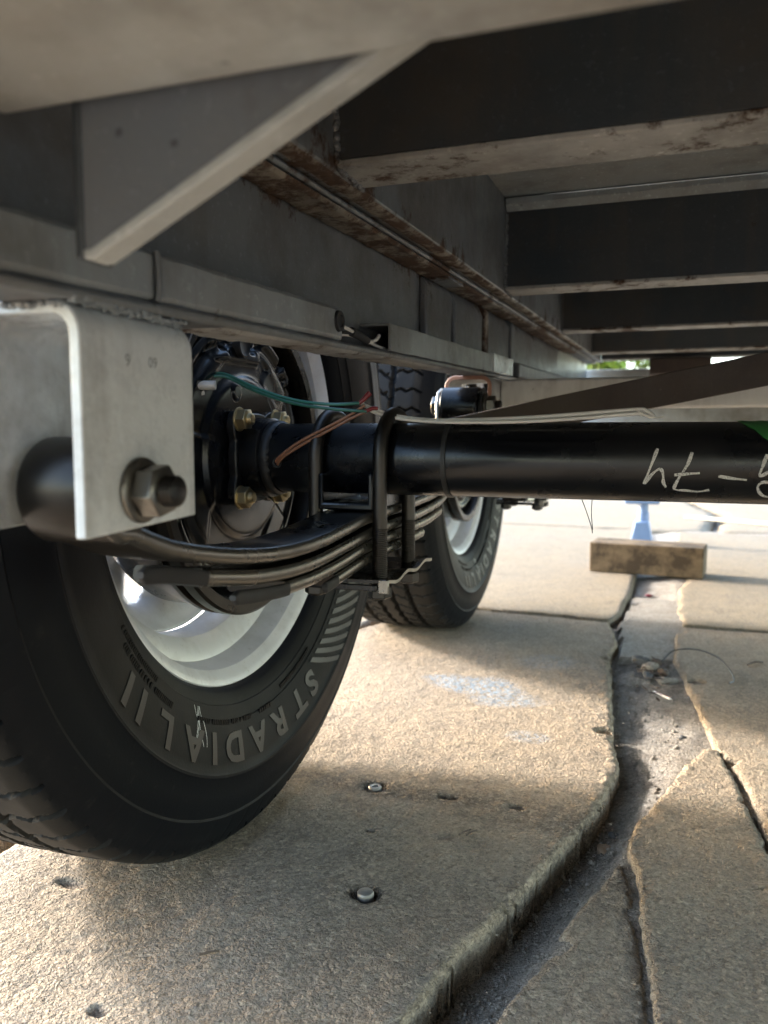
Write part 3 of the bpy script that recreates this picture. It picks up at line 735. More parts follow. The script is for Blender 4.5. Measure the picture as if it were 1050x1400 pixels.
def leaf_spring():
    s_ = empty('leaf_spring', (0, 0, 0), T)
    # main leaf with both eyes rolled
    def eye(cy, cz, r, a0, a1, n=16): return [(cy+r*math.cos(a0+(a1-a0)*i/n), cz+r*math.sin(a0+(a1-a0)*i/n)) for i in range(n+1)]
    rear = eye(.348, .3955, .0195, math.radians(-100), math.radians(215)); front = eye(-.345, .3375, .0195, math.radians(-85), math.radians(-395), 16)[::-1]
    path = front+mid[1:-1]+rear
    leaf_strip('leaf', path, .0094, s_, n=2)
    bm = bmesh.new(); lathe(bm, [(XC-.0225, .0150), (XC+.0225, .0150)], 32, (0, -.345, .3375)); bm_out('bushing', bm, 'black_dull', s_)
    bm = bmesh.new(); lathe(bm, [(XC-.0235, .0232), (XC-.0225, .0243), (XC+.0225, .0243), (XC+.0235, .0232)], 40, (0, .348, .3995)); bm_out('bushing', bm, 'black', s_)
    leaf_strip('leaf', sub(-.288, .245, .0127), .0092, s_)
    leaf_strip('leaf', sub(-.192, .175, .0230), .0088, s_)
    leaf_strip('leaf', sub(-.112, .11, .0330), .0086, s_)
    leaf_strip('end_liner', sub(-.340, -.285, .0128), .0086, s_, 'liner', .0022, xc=.1432, bull=.3)
    leaf_strip('end_liner', sub(-.258, -.190, .0234), .0082, s_, 'liner', .0022, xc=.1432, bull=.3)
    leaf_strip('end_liner', sub(-.132, -.110, .0333), .0078, s_, 'liner', .0022, xc=.1432, bull=.3)
    return s_
sp = leaf_spring()
for i in range(3):                                       # stamped marks on top of the main leaf
    box('stamped_mark', (.127-.004*i, .129-.004*i), (-.108+.006*i, -.090+.006*i), (.2962+.0004*i, .2970+.0004*i), 'black_dull', sp, 0)

# shackle straps and bolt at the rear eye
eq = empty('equalizer', (0, 0, 0), T)
for xx, mt in ((.0935, 'steel'), (.1475, 'black_dull')):
    prism('strap', [(.330, .345), (.366, .345), (.371, .40), (.364, .4175), (.348, .423), (.332, .4175), (.325, .40)], 'x', xx, xx+.0042, mt, eq, .001)
nut_and_bolt(eq, .348, .4005, .1520, .0125, .0930, rot=.5)
box('centre_link', (.110, .135), (.33, .52), (.335, .352), 'black_dull', eq, .004)

# ------------------------------------------------------------------ axle (built twice)
def axle(detail=True):
    a = empty('axle', (0, 0, 0), T); Z0 = .343
    turned('tube', [(.028, .0295), (.032, .0302), (1.92, .0302), (1.925, .029)], 'black', a, 96, (0, 0, Z0))
    # weld bead ring
    bm = bmesh.new(); N = 90
    rings = []
    for i in range(N):
        th = 2*math.pi*i/N; r = .0302; wob = .00035*math.sin(th*31)+rnd.uniform(-.0003, .0003)
        ring = []
        for k_ in range(8):
            p = 2*math.pi*k_/8; rr = r+.0006+(.0034+wob*.5)*math.sin(p)*.7
            xx = .0415+wob*.6+(.0052+wob)*math.cos(p)
            ring.append(bm.verts.new((xx, rr*math.cos(th), Z0+rr*math.sin(th))))
        rings.append(ring)
    for i in range(N):
        r1, r2 = rings[i], rings[(i+1) % N]
        for k_ in range(8): bm.faces.new((r1[k_], r1[(k_+1) % 8], r2[(k_+1) % 8], r2[k_]))
    bm_out('weld_bead', bm, 'black_dull', a)
    turned('collar', [(.020, .0340), (.0225, .0355), (.0365, .0350), (.0385, .0320)], 'black', a, 64, (0, 0, Z0))
    # four-lobed mounting flange
    lob = []
    for i in range(96):
        th = 2*math.pi*i/96; c4 = math.cos(4*(th-R(45))); r = .0405+.0125*max(0, c4)**1.0+.001*c4
        lob.append((r*math.cos(th), Z0+r*math.sin(th)))
    prism('mounting_flange', lob, 'x', .0125, .0205, 'black', a, .0012)
    for i in range(4):
        th = R(45+90*i); y, z = .0475*math.cos(th), Z0+.0475*math.sin(th)
        bm = bmesh.new(); hexprism(bm, (0, y, z), 'x', .0094, .0210, .0305, rnd.random())
        lathe(bm, [(.0205, .0105), (.0220, .0105)], 20, (0, y, z)); threaded(bm, (0, y, z), 'x', .0052, .029, .0345, .0013, 14)
        bm_out('flange_bolt', bm, 'zinc', a, .0005)
    # backing plate with pressed shapes
    n = 190; g = np.linspace(-.129, .129, n); Yg, Zg = np.meshgrid(g, g); Rg = np.hypot(Yg, Zg)
    H = np.zeros_like(Rg)
    def step(d, w_): return 1/(1+np.exp(-np.clip(d/w_, -30, 30)))
    H += -.006*step(Rg-.100, .0012)+.004*step(Rg-.1095, .0012)-.010*step(Rg-.1215, .0015)
    H += .004*step(.072-Rg, .0012)
    def rbox(cy, cz, hy, hz, rot=0, rad=.004):
        u = (Yg-cy)*math.cos(rot)+(Zg-cz)*math.sin(rot); v = -(Yg-cy)*math.sin(rot)+(Zg-cz)*math.cos(rot)
        qx, qy = np.abs(u)-hy+rad, np.abs(v)-hz+rad
        return -(np.hypot(np.maximum(qx, 0), np.maximum(qy, 0))+np.minimum(np.maximum(qx, qy), 0)-rad)
    H += .0050*step(rbox(-.014, .100, .040, .016), .0007)          # top pad
    H -= .0060*step(rbox(-.038, .098, .0052, .0045, 0, .002), .0005); H -= .0060*step(rbox(.012, .098, .0052, .0045, 0, .002), .0005)
    H += .0045*step(rbox(.062, .086, .030, .017, R(-48)), .0010)     # embossed arm
    H -= .0060*step(rbox(.073, .089, .0045, .0075, R(-30), .0044), .0005); H -= .0050*step(rbox(.079, .073, .003, .0042, R(-30), .003), .0005)
    H += .0025*step(rbox(.050, .060, .020, .010, R(-50)), .0008)
    H += .0030*step(rbox(-.062, .086, .024, .020, R(40)), .0010)
    H -= .0030*step(rbox(.086, .040, .010, .006, R(-60), .005), .0006)
    H += .0025*step(rbox(-.080, -.030, .022, .050, R(-12)), .0010)
    H += .0030*step(rbox(.055, -.075, .024, .018, R(50)), .0010)
    for cy, cz, rr in ((-.019, .058, .0075), (-.094, -.035, .0050), (.03, -.088, .005)): H += .0022*step(rr-np.hypot(Yg-cy, Zg-cz), .0004)
    keep = Rg <= .1285
    bm = bmesh.new(); vv = {}
    for j in range(n):
        for i in range(n):
            if keep[j, i] and Rg[j, i] > .02: vv[j, i] = bm.verts.new((.006+H[j, i], Yg[j, i], Z0+Zg[j, i]))
    for j in range(n-1):
        for i in range(n-1):
            q = [(j, i), (j, i+1), (j+1, i+1), (j+1, i)]
            if all(p in vv for p in q): bm.faces.new([vv[p] for p in q])
    bm_out('backing_plate', bm, 'black_gloss', a, ang=180)
    bm = bmesh.new(); lathe(bm, [(.009, .0105), (.0150, .0100), (.0160, .0088), (.0150, .0070), (.0150, .0003)], 28, (0, -.0125, Z0+.098)); bm_out('adjuster_boss', bm, 'black_dull', a)
    # brake drum round it
    turned('brake_drum', [(.014, .1290), (.016, .1305), (.0165, .1395), (.0145, .1418), (.006, .1420), (.004, .1375), (-.0005, .1370), (-.002, .1415), (-.006, .1415), (-.008, .1365), (-.050, .1345), (-.062, .128), (-.066, .110),
                          (-.070, .05), (-.060, .05), (-.058, .108), (-.050, .1255), (.002, .1290)], 'spring', a, 160, (0, 0, Z0), closed=True)
    turned('hub', [(-.066, .040), (-.110, .038), (-.113, .034), (-.1135, .0)], 'black_dull', a, 40, (0, 0, Z0))
    # spring seat: a channel under the tube, open upwards
    prism('spring_seat', [(.0985, .3022), (.1465, .3022), (.1465, .3318), (.1420, .3318), (.1420, .3078), (.1030, .3078), (.1030, .3318), (.0985, .3318)], 'y', -.043, .043, 'black', a, .0015)
    # U-bolts over the tube
    for xx in (.0942, .1508):
        r = .0060; q = []
        q.append((xx, -.0378, .2415)); q.append((xx, -.0378, .300)); q.append((xx, -.0378, .3405))
        for k_ in range(1, 24):
            th = math.pi-math.pi*k_/24; q.append((xx, .0378*math.cos(th), .343+.0378*math.sin(th)))
        q += [(xx, .0378, .340), (xx, .0378, .300), (xx, .0378, .2415)]
        u = empty('u_bolt', (0, 0, 0), a) if False else None
        tube('u_bolt', q, r, 'ubolt', a, 18, 1, side=(1, 0, 0))
        for s_ in (-1, 1):
            bm = bmesh.new(); threaded(bm, (xx, s_*.0378, 0), 'z', .00635, .288, .2295, .0015, 22); bm_out('u_bolt_thread', bm, 'bolt', a)
            bm = bmesh.new(); hexprism(bm, (xx, s_*.0378, 0), 'z', .0098, .2400, .2310, .2); bm_out('nut', bm, 'bolt', a, .0005)
    # tie plate with a wavy folded edge
    n = 40; bm = bmesh.new(); top = []; bot = []
    for i in range(n+1):
        y = -.058+.122*i/n; wv = .0024*math.cos(y*2*math.pi/.052+1.1)*(1 if abs(y) < .06 else .5); z = .2465+.0+wv*.75+.06*(y+.058)*.8*.5
        rowt, rowb = [], []
        for x, k_ in ((.080, 0), (.100, 0), (.120, 0), (.140, 0), (.155, .6), (.1655, 1)):
            zz = (.2462+.0012)*(1-k_)+z*k_; rowt.append(bm.verts.new((x, y, zz+.0013))); rowb.append(bm.verts.new((x, y, zz-.0013)))
        top.append(rowt); bot.append(rowb)
    m = len(top[0])
    for i in range(n):
        for j in range(m-1):
            bm.faces.new((top[i][j], top[i][j+1], top[i+1][j+1], top[i+1][j])); bm.faces.new((bot[i][j+1], bot[i][j], bot[i+1][j], bot[i+1][j+1]))
        f = bm.faces.new((top[i][-1], bot[i][-1], bot[i+1][-1], top[i+1][-1])); f.material_index = 1
        bm.faces.new((bot[i][0], top[i][0], top[i+1][0], bot[i+1][0]))
    for i in (0, n):
        for j in range(m-1):
            f = bm.faces.new((top[i][j], top[i][j+1], bot[i][j+1], bot[i][j]))
    o = bm_out('tie_plate', bm, 'black', a, ang=50); o.data.materials.append(M['stud'])
    bm = bmesh.new(); add_box(bm, (.157, .1660), (-.0602, -.0575), (.2385, .2500)); bm_out('bent_lip', bm, 'nut', a, .0008)
    bm = bmesh.new(); add_box(bm, (.080, .1560), (-.0602, -.0580), (.2400, .2452)); bm_out('front_lip', bm, 'black', a, .0008)
    return a
ax = axle()
def copy_tree(o, parent):
    c = o.copy(); COL.objects.link(c); c.parent = parent
    for ch in [q for q in bpy.data.objects if q.parent == o]: copy_tree(ch, c)
    return c
ax2 = copy_tree(ax, T); ax2.location = (0, .841, 0)
sp2 = copy_tree(sp, T); sp2.location = (0, .841, 0)
# bits only the near axle shows
turned('cable_tie', [(.1985, .0303), (.1987, .0314), (.2025, .0314), (.2027, .0303)], 'wire_black', ax, 64, (0, 0, .343), closed=False)
box('bracket_tab', (.13, .23), (.80, .812), (.290, .302), 'black_dull', ax2, .001, rot=None)
bx = box('bracket_tab', (.175, .2), (.81, .83), (.283, .300), 'black_dull', ax2, .001); bx = box('bracket_tab', (.235, .262), (.80, .83), (.287, .304), 'black_dull', ax2, .001)
# the backing plate's connector and wires
tube('connector', [(-.012, -.075, .4035), (.004, -.071, .4035), (.018, -.066, .4035)], .0038, 'plastic_clear', T, 12, 4)
tube('connector', [(.004, -.068, .4035), (.004, -.066, .396)], .0032, 'plastic_clear', T, 12, 2)
tube('brake_wire', [(-.002, -.066, .412), (.004, -.050, .4143), (.016, -.046, .4138), (.044, -.045, .402), (.077, -.045, .392), (.110, -.045, .3878), (.134, -.040, .3885)], .00135, 'wire_green', T, 10)
tube('brake_wire', [(-.002, -.064, .410), (.006, -.052, .4122), (.018, -.046, .411), (.041, -.042, .400), (.075, -.041, .3895), (.108, -.040, .3845), (.139, -.036, .3820)], .00135, 'wire_green', T, 10)
tube('wire_connector', [(.1325, -.038, .3880), (.1370, -.036, .3925), (.1410, -.034, .3970)], lambda t: .0015+.0009*t, 'red', T, 12, 4)
tube('wire_connector', [(.1375, -.036, .3820), (.1425, -.033, .3845), (.1465, -.031, .3848)], .0016, 'red', T, 12, 4)
tube('brake_wire', [(.0545, -.028, .3405), (.0560, -.0335, .3412), (.062, -.0365, .346), (.079, -.038, .357), (.106, -.038, .370), (.122, -.037, .378), (.137, -.0355, .3870)], .00125, 'wire_brown', T, 10)
tube('brake_wire', [(.0550, -.028, .3380), (.0575, -.0335, .3395), (.0655, -.0375, .3455), (.083, -.0385, .3555), (.107, -.0388, .3670), (.123, -.037, .3755), (.139, -.0355, .3825)], .00125, 'wire_brown', T, 10)
turned('grommet', [(-.0285, .0045), (-.0306, .0042), (-.0306, .0030), (-.0295, .0028)], 'wire_black', T, 20, (.0548, 0, .3395), 'y')
tube('brake_wire', [(.134, -.037, .3895), (.135, -.030, .3870), (.143, -.020, .3830), (.157, -.012, .3785), (.192, -.012, .3752), (.252, -.012, .3762), (.300, -.012, .3790), (.345, -.012, .3822), (.352, -.012, .3812), (.358, -.012, .3770)], .0017, 'wire_white', T, 10)
tube('brake_wire', [(.139, -.034, .3845), (.143, -.028, .3815), (.150, -.018, .3785), (.165, -.016, .3760), (.200, -.016, .3735), (.255, -.016, .3735), (.300, -.015, .3757), (.343, -.015, .3790), (.350, -.015, .3785)], .0015, 'wire_white', T, 10)
tube('cable_tie', [(.345, -.013, .3820), (.350, -.017, .3785), (.357, -.018, .3760), (.364, -.013, .3765)], .0009, 'wire_white', T, 6)
tube('loose_wire', [(.303, .020, .314), (.307, .018, .305), (.312, .020, .290), (.313, .022, .284)], .00035, 'wire_black', T, 6)
tube('loose_wire', [(.3125, .018, .314), (.3122, .018, .300), (.3132, .021, .287)], .00035, 'wire_black', T, 6)
tube('loose_wire', [(.060, -.162, .435), (.060, -.172, .420), (.060, -.185, .405)], .0006, 'steel', T, 6)

# chalk writing on the tube, upside down as on the place
def on_tube(x, z, off=.0003):
    dz = max(-.0298, min(.0298, z-.343)); return (x, -(math.sqrt(.0302**2-dz*dz)+off), .343+dz)
def chalk(pts, name='chalk_stroke', w_=.00115):
    P = smooth_path([(x, 0, z) for x, z in pts], 8); pp = [on_tube(p.x, p.z) for p in P]
    bm = bmesh.new(); L = []
    for i, p in enumerate(pp):
        a, b = Vector(pp[max(i-1, 0)]), Vector(pp[min(i+1, len(pp)-1)]); t = (b-a).normalized(); nrm = Vector((0, p[1], p[2]-.343)).normalized()
        s_ = t.cross(nrm).normalized()*w_*(.85+.25*math.sin(i*.35))
        c = Vector(p); L.append((bm.verts.new(c+s_), bm.verts.new(c+nrm*.00022), bm.verts.new(c-s_)))
    for a, b in zip(L, L[1:]): bm.faces.new((a[0], a[1], b[1], b[0])); bm.faces.new((a[1], a[2], b[2], b[1]))
    return bm_out(name, bm, 'chalk', ax, ang=180)
chalk([(.3615, .3535), (.3590, .346), (.3550, .334), (.3530, .3275)])
chalk([(.3532, .3278), (.358, .3345), (.3625, .3385), (.3650, .3375), (.3660, .333), (.3662, .329), (.3680, .3252)])
chalk([(.3850, .3510), (.3820, .342), (.3770, .333), (.3738, .3255), (.3755, .3235), (.381, .3232), (.390, .3225), (.3975, .3240)])
chalk([(.3735, .3345), (.382, .3355), (.3905, .3362)])
chalk([(.4030, .3342), (.412, .3328), (.4215, .3318)])
chalk([(.4335, .350), (.4315, .343), (.4295, .3350), (.4350, .3375), (.441, .341), (.447, .348)])
chalk([(.4370, .3305), (.4310, .3300), (.4290, .3260), (.4330, .3205), (.4420, .3190)])
# green tape scrap on the tube
bm = bmesh.new(); rows = []
for i in range(13):
    t = i/12; x = .4145+.05*t; row = []
    for j in range(9):
        u = j/8; ang = R(95+u*min(50, 12+70*math.sin(min(1, t*1.3)*math.pi/2))+3*math.sin(i*2.1)); rr = .0302+.0006+.0004*math.sin(i*1.9+j)
        row.append(bm.verts.new((x+.003*u, rr*math.cos(ang), .343+rr*math.sin(ang))))
    rows.append(row)
for a, b in zip(rows, rows[1:]):
    for j in range(8): bm.faces.new((a[j], a[j+1], b[j+1], b[j]))
bm_out('tape', bm, 'tape_green', ax, ang=180)

# ------------------------------------------------------------------ wheels
wheel = empty('wheel', (0, 0, .343), T)
NS, RT = 1260, .3455
prof = []                                                # (x, r, tread coordinate or None)
side = [(-.006, .1960), (.001, .2005), (.004, .2050), (.0065, .2060), (.0095, .2070), (.0125, .2100), (.0165, .2190), (.0175, .2195), (.0205, .2290), (.0215, .2315), (.0225, .2316), (.0250, .2390),
        (.0285, .2520), (.0310, .2640), (.0322, .2715), (.0338, .2735), (.0340, .2755), (.0328, .2775), (.0322, .2900), (.0300, .3020), (.0285, .3075), (.0292, .3095), (.0282, .3115), (.0255, .3180), (.0215, .3255), (.0175, .3315)]
for x, r in side: prof.append((x, r, None))
NT_ = 78
for i in range(NT_+1):
    s_ = -1+2*i/NT_; x = -.07-s_*.0865                     # from inboard to outboard
    a = abs(s_); r = RT-.0035*a**2-.0070*max(0, (a-.86)/.14)**1.5
    prof.append((x, r, s_))
for x, r in side[::-1]: prof.append((-.14-x, r, None))
PX = np.array([p[0] for p in prof]); PR = np.array([p[1] for p in prof]); PS = np.array([np.nan if p[2] is None else p[2] for p in prof])
th = np.arange(NS)*2*np.pi/NS; TH, SS = np.meshgrid(th, PS, indexing='ij'); arc = TH*RT
u = np.nan_to_num(SS, nan=9)*.0865
def tri(a): return np.abs((a % 1)-.5)*2
p_ = 2*np.pi*RT/72
zig = (tri(arc/p_)-.5)
g = np.zeros_like(u)
def groove(uc, hw, amp, dep, phase=0):
    global g
    z_ = (tri(arc/p_+phase)-.5)*2*amp; d = np.abs(u-uc-z_)
    g = np.maximum(g, dep*np.clip((hw+.0010-d)/.0014, 0, 1))
groove(.012, .0032, .0022, .0080); groove(-.014, .0032, .0022, .0080, .5)
groove(.044, .0030, .0012, .0078, .25); groove(-.044, .0030, .0012, .0078, .25)
# notches along the ribs
ph = (arc/p_) % 1
for uc, hl, o_, wd in ((.025, .009, .1, .0016), (-.027, .009, .6, .0016), (.0365, .0075, .35, .0012), (-.037, .0075, .85, .0012)):
    dd = np.abs(((arc/p_-o_+.12*np.sin((u-uc)*330)) % 1)-.5)*p_
    g = np.maximum(g, .0055*((np.abs(u-uc) < hl)*np.clip((wd+.0008-dd)/.0010, 0, 1)))
# shoulder sipes, zig-zagging outwards
for sgn, o_ in ((1, 0.0), (-1, .5)):
    uu = u*sgn
    dd = np.abs(((arc/p_+o_+.16*(tri(uu/.019)-.5)) % 1)-.5)*p_
    g = np.maximum(g, .0070*((uu > .047) & (uu < .0870))*np.clip((.0021-dd)/.0010, 0, 1))
rad = PR[None, :]-g
shr = np.where(np.isnan(SS) & (PR[None, :] > .312), .0006*(np.abs(((arc/p_) % 1)-.5) < .07), 0); rad = rad-shr
# fine radial ribbing on the side walls
inb = (np.arange(len(PX)) < 15) & (np.arange(len(PX)) > 11)
Xv = np.broadcast_to(PX, rad.shape).copy()
Yv = rad*np.cos(TH); Zv = np.maximum(rad*np.sin(TH), -.343+.0008)
bul = np.clip((-.343+.012-rad*np.sin(TH))/.012, 0, 1); Xv = Xv+np.where(Xv > -.07, 1, -1)*.002*bul
V = np.stack([Xv.ravel(), Yv.ravel(), Zv.ravel()], 1); m = len(prof)
ii, jj = np.meshgrid(np.arange(NS), np.arange(m-1), indexing='ij'); a0 = (ii*m+jj).ravel(); b0 = (((ii+1) % NS)*m+jj).ravel()
fc = np.stack([a0, a0+1, b0+1, b0], 1)
me = bpy.data.meshes.new('tyre'); me.vertices.add(len(V)); me.vertices.foreach_set('co', V.ravel())
me.loops.add(fc.size); me.loops.foreach_set('vertex_index', fc.ravel()); me.polygons.add(len(fc))
me.polygons.foreach_set('loop_start', np.arange(len(fc))*4); me.polygons.foreach_set('loop_total', np.full(len(fc), 4)); me.update(calc_edges=True)
me.flip_normals() if False else None
tyre = link('tyre', me, 'rubber', wheel, ang=32)
def side_x(r):
    xs = [p[0] for p in side]; rs = [p[1] for p in side]; return float(np.interp(r, rs, xs))
def arc_text(txt, deg, r_mid, size, ext, name='sidewall_letter', mat='letter', wide=1.25, shear=.0):
    me = flat_text(txt, size, ext, .0012)
    bm = bmesh.new(); bm.from_mesh(me); bmesh.ops.triangulate(bm, faces=bm.faces)
    for _ in range(1): bmesh.ops.subdivide_edges(bm, edges=[e for e in bm.edges if e.calc_length() > .006], cuts=2)
    for v in bm.verts:
        a, b, c = v.co; r = r_mid+b; ang = R(deg)+(-(a*wide+shear*b))/r_mid*(-1)
        # seen from inboard (+x looking to -x) y runs to the right, tops point outwards
        ang = R(deg)-(a*wide+shear*b)/r_mid if False else R(deg)-(a*wide+shear*b)/r_mid
        v.co = (side_x(r)+.0001+(.0006 if c > 0 else -.001), r*math.cos(ang), r*math.sin(ang))
    bmesh.ops.recalc_face_normals(bm, faces=bm.faces); bm.to_mesh(me); bm.free(); me.materials.clear()
    return link(name, me, mat, wheel, ang=40)
for ch, dg_ in (('S', -68.5), ('T', -75.8), ('R', -85.5), ('A', -94.8), ('D', -104.6), ('I', -112.2), ('A', -119.6), ('L', -129.4), ('I', -138.2), ('I', -143.2)):
    arc_text(ch, dg_, .2515, .0330, .0006)
def bar_mark(deg, r0_, r1_, w_, slant, name='sidewall_mark', mat='letter', h=.0008):
    bm = bmesh.new(); rows = []
    for i in range(7):
        t = i/6; r = r0_+(r1_-r0_)*t; a = R(deg)+slant*(t-.5); da = w_/2/r; x = side_x(r)
        rows.append([bm.verts.new((x+dx, r*math.cos(q), r*math.sin(q))) for q, dx in ((a-da, -.001), (a-da, h), (a+da, h), (a+da, -.001))])
    for p, q in zip(rows, rows[1:]):
        for k_ in range(3): bm.faces.new((p[k_], p[k_+1], q[k_+1], q[k_]))
    bm.faces.new(rows[0]); bm.faces.new(rows[-1][::-1]); bm_out(name, bm, mat, wheel, ang=40)
for i in range(8): bar_mark(-60+i*3.4, .236, .272, .0075, .16)
# small moulded print lines, too small to read: rows of little ticks
def tick_row(d0_, d1_, r, n, h, name='moulded_print'):
    bm = bmesh.new()
    for i in range(n):
        if rnd.random() < .12: continue
        a = R(d0_+(d1_-d0_)*i/n); w2 = R(abs(d1_-d0_)/n*rnd.uniform(.25, .42)); x = side_x(r)+.0004; sh = rnd.uniform(-.3, .3)*w2
        c4 = [(r-h/2, a-w2), (r-h/2, a+w2), (r+h/2, a+w2+sh), (r+h/2, a-w2+sh)]
        lo = [bm.verts.new((x-.001, q*math.cos(b), q*math.sin(b))) for q, b in c4]; hi = [bm.verts.new((x+.0004, q*math.cos(b), q*math.sin(b))) for q, b in c4]
        bm.faces.new(hi)
        for k_ in range(4): bm.faces.new((lo[k_], lo[(k_+1) % 4], hi[(k_+1) % 4], hi[k_]))
    bm_out(name, bm, 'rubber', wheel)
tick_row(-148, -128, .2335, 34, .0055); tick_row(-118, -95, .2325, 32, .0045); tick_row(-92, -86, .2325, 6, .0045); tick_row(-80, -62, .2270, 26, .0045); tick_row(-150, -134, .2240, 26, .0040)
# chalk scribble on the side wall
bm = bmesh.new()
for i in range(5):
    r0_ = .2225; a0 = -117.6+(i-2)*.75; pts = []
    for k_ in range(9):
        t = k_/8; r = r0_+.030*t; a = R(a0+1.1*math.sin(t*3.0+i*1.3)); pts.append((side_x(r)+.0004, r*math.cos(a), r*math.sin(a)))
    for p, q in zip(pts, pts[1:]):
        p, q = Vector(p), Vector(q); t = (q-p).normalized(); s_ = t.cross(Vector((1, 0, 0))).normalized()*.00035
        bm.faces.new([bm.verts.new(c) for c in (p-s_, p+s_, q+s_, q-s_)])
bm_out('chalk_mark', bm, 'chalk', wheel)

# rim
rp = [(.0035, .2010), (.0050, .2040), (.0035, .2062), (.0005, .2055), (-.0015, .2020), (-.003, .1965), (-.010, .1925), (-.024, .1915), (-.030, .1890), (-.035, .1760), (-.041, .1690), (-.050, .1665), (-.064, .1665), (-.072, .1710), (-.080, .1850), (-.088, .1900), (-.118, .1915), (-.132, .1925), (-.1365, .197), (-.1385, .204), (-.142, .206), (-.145, .203),
      (-.143, .196), (-.136, .190), (-.118, .1885), (-.090, .1868), (-.083, .1830), (-.075, .1680), (-.066, .1635), (-.049, .1632), (-.038, .1660), (-.031, .1740), (-.026, .1862), (-.012, .1892), (-.004, .1918), (.0010, .1975)]
turned('rim', rp, 'rim', wheel, 180, closed=True, ang=30)
# wheel disc with round vent holes and pressed lobes
na, nr = 480, 60; holes = 12; rh, rad_h = .1230, .0158
bm = bmesh.new(); G = []
for j in range(nr+1):
    r = .032+(.1650-.032)*j/nr; row = []
    for i in range(na):
        a = 2*math.pi*i/na
        base = np.interp(r, [.032, .06, .075, .095, .115, .135, .150, .162, .170], [-.074, -.074, -.078, -.094, -.103, -.100, -.085, -.074, -.070])
        lob = .0075*math.cos(holes*(a-R(-100)))*math.exp(-((r-.128)/.020)**2)
        row.append([base-lob, r, a])
    G.append(row)
hc = [2*math.pi*k_/holes+R(-100) for k_ in range(holes)]
vt = []
for row in G:
    vr = []
    for x, r, a in row:
        y, z = r*math.cos(a), r*math.sin(a); hole = False
        for h_ in hc:
            cy, cz = rh*math.cos(h_), rh*math.sin(h_); d = math.hypot(y-cy, z-cz)
            if d < rad_h:
                if d > rad_h-.0022: s_ = rad_h/d; y, z = cy+(y-cy)*s_, cz+(z-cz)*s_
                else: hole = True
        vr.append(None if hole else bm.verts.new((x, y, z)))
    vt.append(vr)
for j in range(nr):
    for i in range(na):
        q = (vt[j][i], vt[j][(i+1) % na], vt[j+1][(i+1) % na], vt[j+1][i])
        if all(q): bm.faces.new(q)
o = bm_out('wheel_disc', bm, 'rim', wheel, ang=60)
s_ = o.modifiers.new('thick', 'SOLIDIFY'); s_.thickness = .0035; s_.offset = 0
for i in range(5):
    a = 2*math.pi*i/5+.4; bm = bmesh.new(); hexprism(bm, (0, .057*math.cos(a), .057*math.sin(a)), 'x', .011, -.095, -.080); bm_out('lug_nut', bm, 'steel', wheel)
# balance weight and valve are hidden; second wheel of the tandem
w2 = copy_tree(wheel, T); w2.location = (0, .841, .343); w2.rotation_euler = (R(37), 0, 0)

# keep the flat of the second tyre on the ground: its mesh is turned, so give it its own copy turned back
for ch in [q for q in bpy.data.objects if q.parent == w2 and q.name.startswith('tyre')]: ch.rotation_euler = (-R(37), 0, 0)

# ------------------------------------------------------------------ loose things
blk = box('timber_block', (0, .287), (0, .11), (0, .079), 'timber', None, .003); blk.location = (.181, 1.55, .001); blk.rotation_euler = (0, 0, R(-7))
tag(blk, 'short weathered brown timber block lying across the joint between slabs', 'timber block')
jk = tag(empty('jack_stand', (.30, 2.22, 0)), 'blue jack stand with wide head standing behind the timber block', 'jack stand')
prism('base', [(-.040, 0), (.034, 0), (.020, .075), (-.026, .075)], 'y', -.04, .04, 'blue', jk, .004)
turned('post', [(.072, .020), (.105, .019), (.108, .016), (.136, .016)], 'blue', jk, 24, axis='z')
prism('head', [(-.060, .134), (.050, .134), (.056, .150), (.045, .165), (-.050, .165), (-.064, .150)], 'y', -.035, .035, 'blue', jk, .005)
pl = box('plank', (0, .55), (0, .05), (0, .010), 'plank', None, .002); pl.location = (.45, 3.12, 0.002); pl.rotation_euler = (0, 0, R(-32)); tag(pl, 'pale thin plank lying on the far sunlit paving', 'plank')
# studs set into slabs
def stud(x, y, lab, top=.001, hollow=True):
    bm = bmesh.new(); r = .0068
    pr_ = [(-.010, r), (top-.001, r), (top, r*.88)] + ([(top, r*.5), (top-.0015, r*.42), (top-.0015, .0003)] if hollow else [(top+.0004, r*.5), (top+.0005, .0003)])
    lathe(bm, pr_, 24, (x, y, 0), 'z'); return tag(bm_out('anchor_stud', bm, 'stud'), lab, 'anchor stud', 'anchor studs sunk in the slab')
stud(.094, .106, 'hollow-headed steel stud in a dark stain on the slab, farther of the two')
stud(.153, -.077, 'plain domed steel stud in a round pit, nearer of the two', .001, False)
def pebble(name, x, y, z, s_, mat, lab, seed, cat='pebble', flat=.6, grp=None):
    bm = bmesh.new(); bmesh.ops.create_icosphere(bm, subdivisions=3, radius=1); q = random.Random(seed); ph_ = [q.uniform(0, 6) for _ in range(6)]
    for v in bm.verts:
        c = v.co; k_ = 1+.18*math.sin(3*c.x+ph_[0])+.14*math.sin(4*c.y+ph_[1])+.12*math.sin(5*c.z+ph_[2])+.06*math.sin(9*c.x+ph_[3])
        v.co = Vector((c.x*s_[0]*k_, c.y*s_[1]*k_, c.z*s_[2]*k_))
    bmesh.ops.rotate(bm, verts=bm.verts, cent=(0, 0, 0), matrix=Matrix.Rotation(q.uniform(0, 3), 3, 'Z'))
    o = bm_out(name, bm, mat, ang=50); o.location = (x, y, z); return tag(o, lab, cat, grp)
pebble('shell', .326, .100, -.026, (.011, .006, .005), 'tan', 'tan curled shell-like scrap at the bottom of the dark trench', 1, 'shell')
pebble('pebble', .3335, .128, -.024, (.007, .005, .004), 'pebble', 'dark crumbly pebble just behind the tan scrap in the trench', 2)
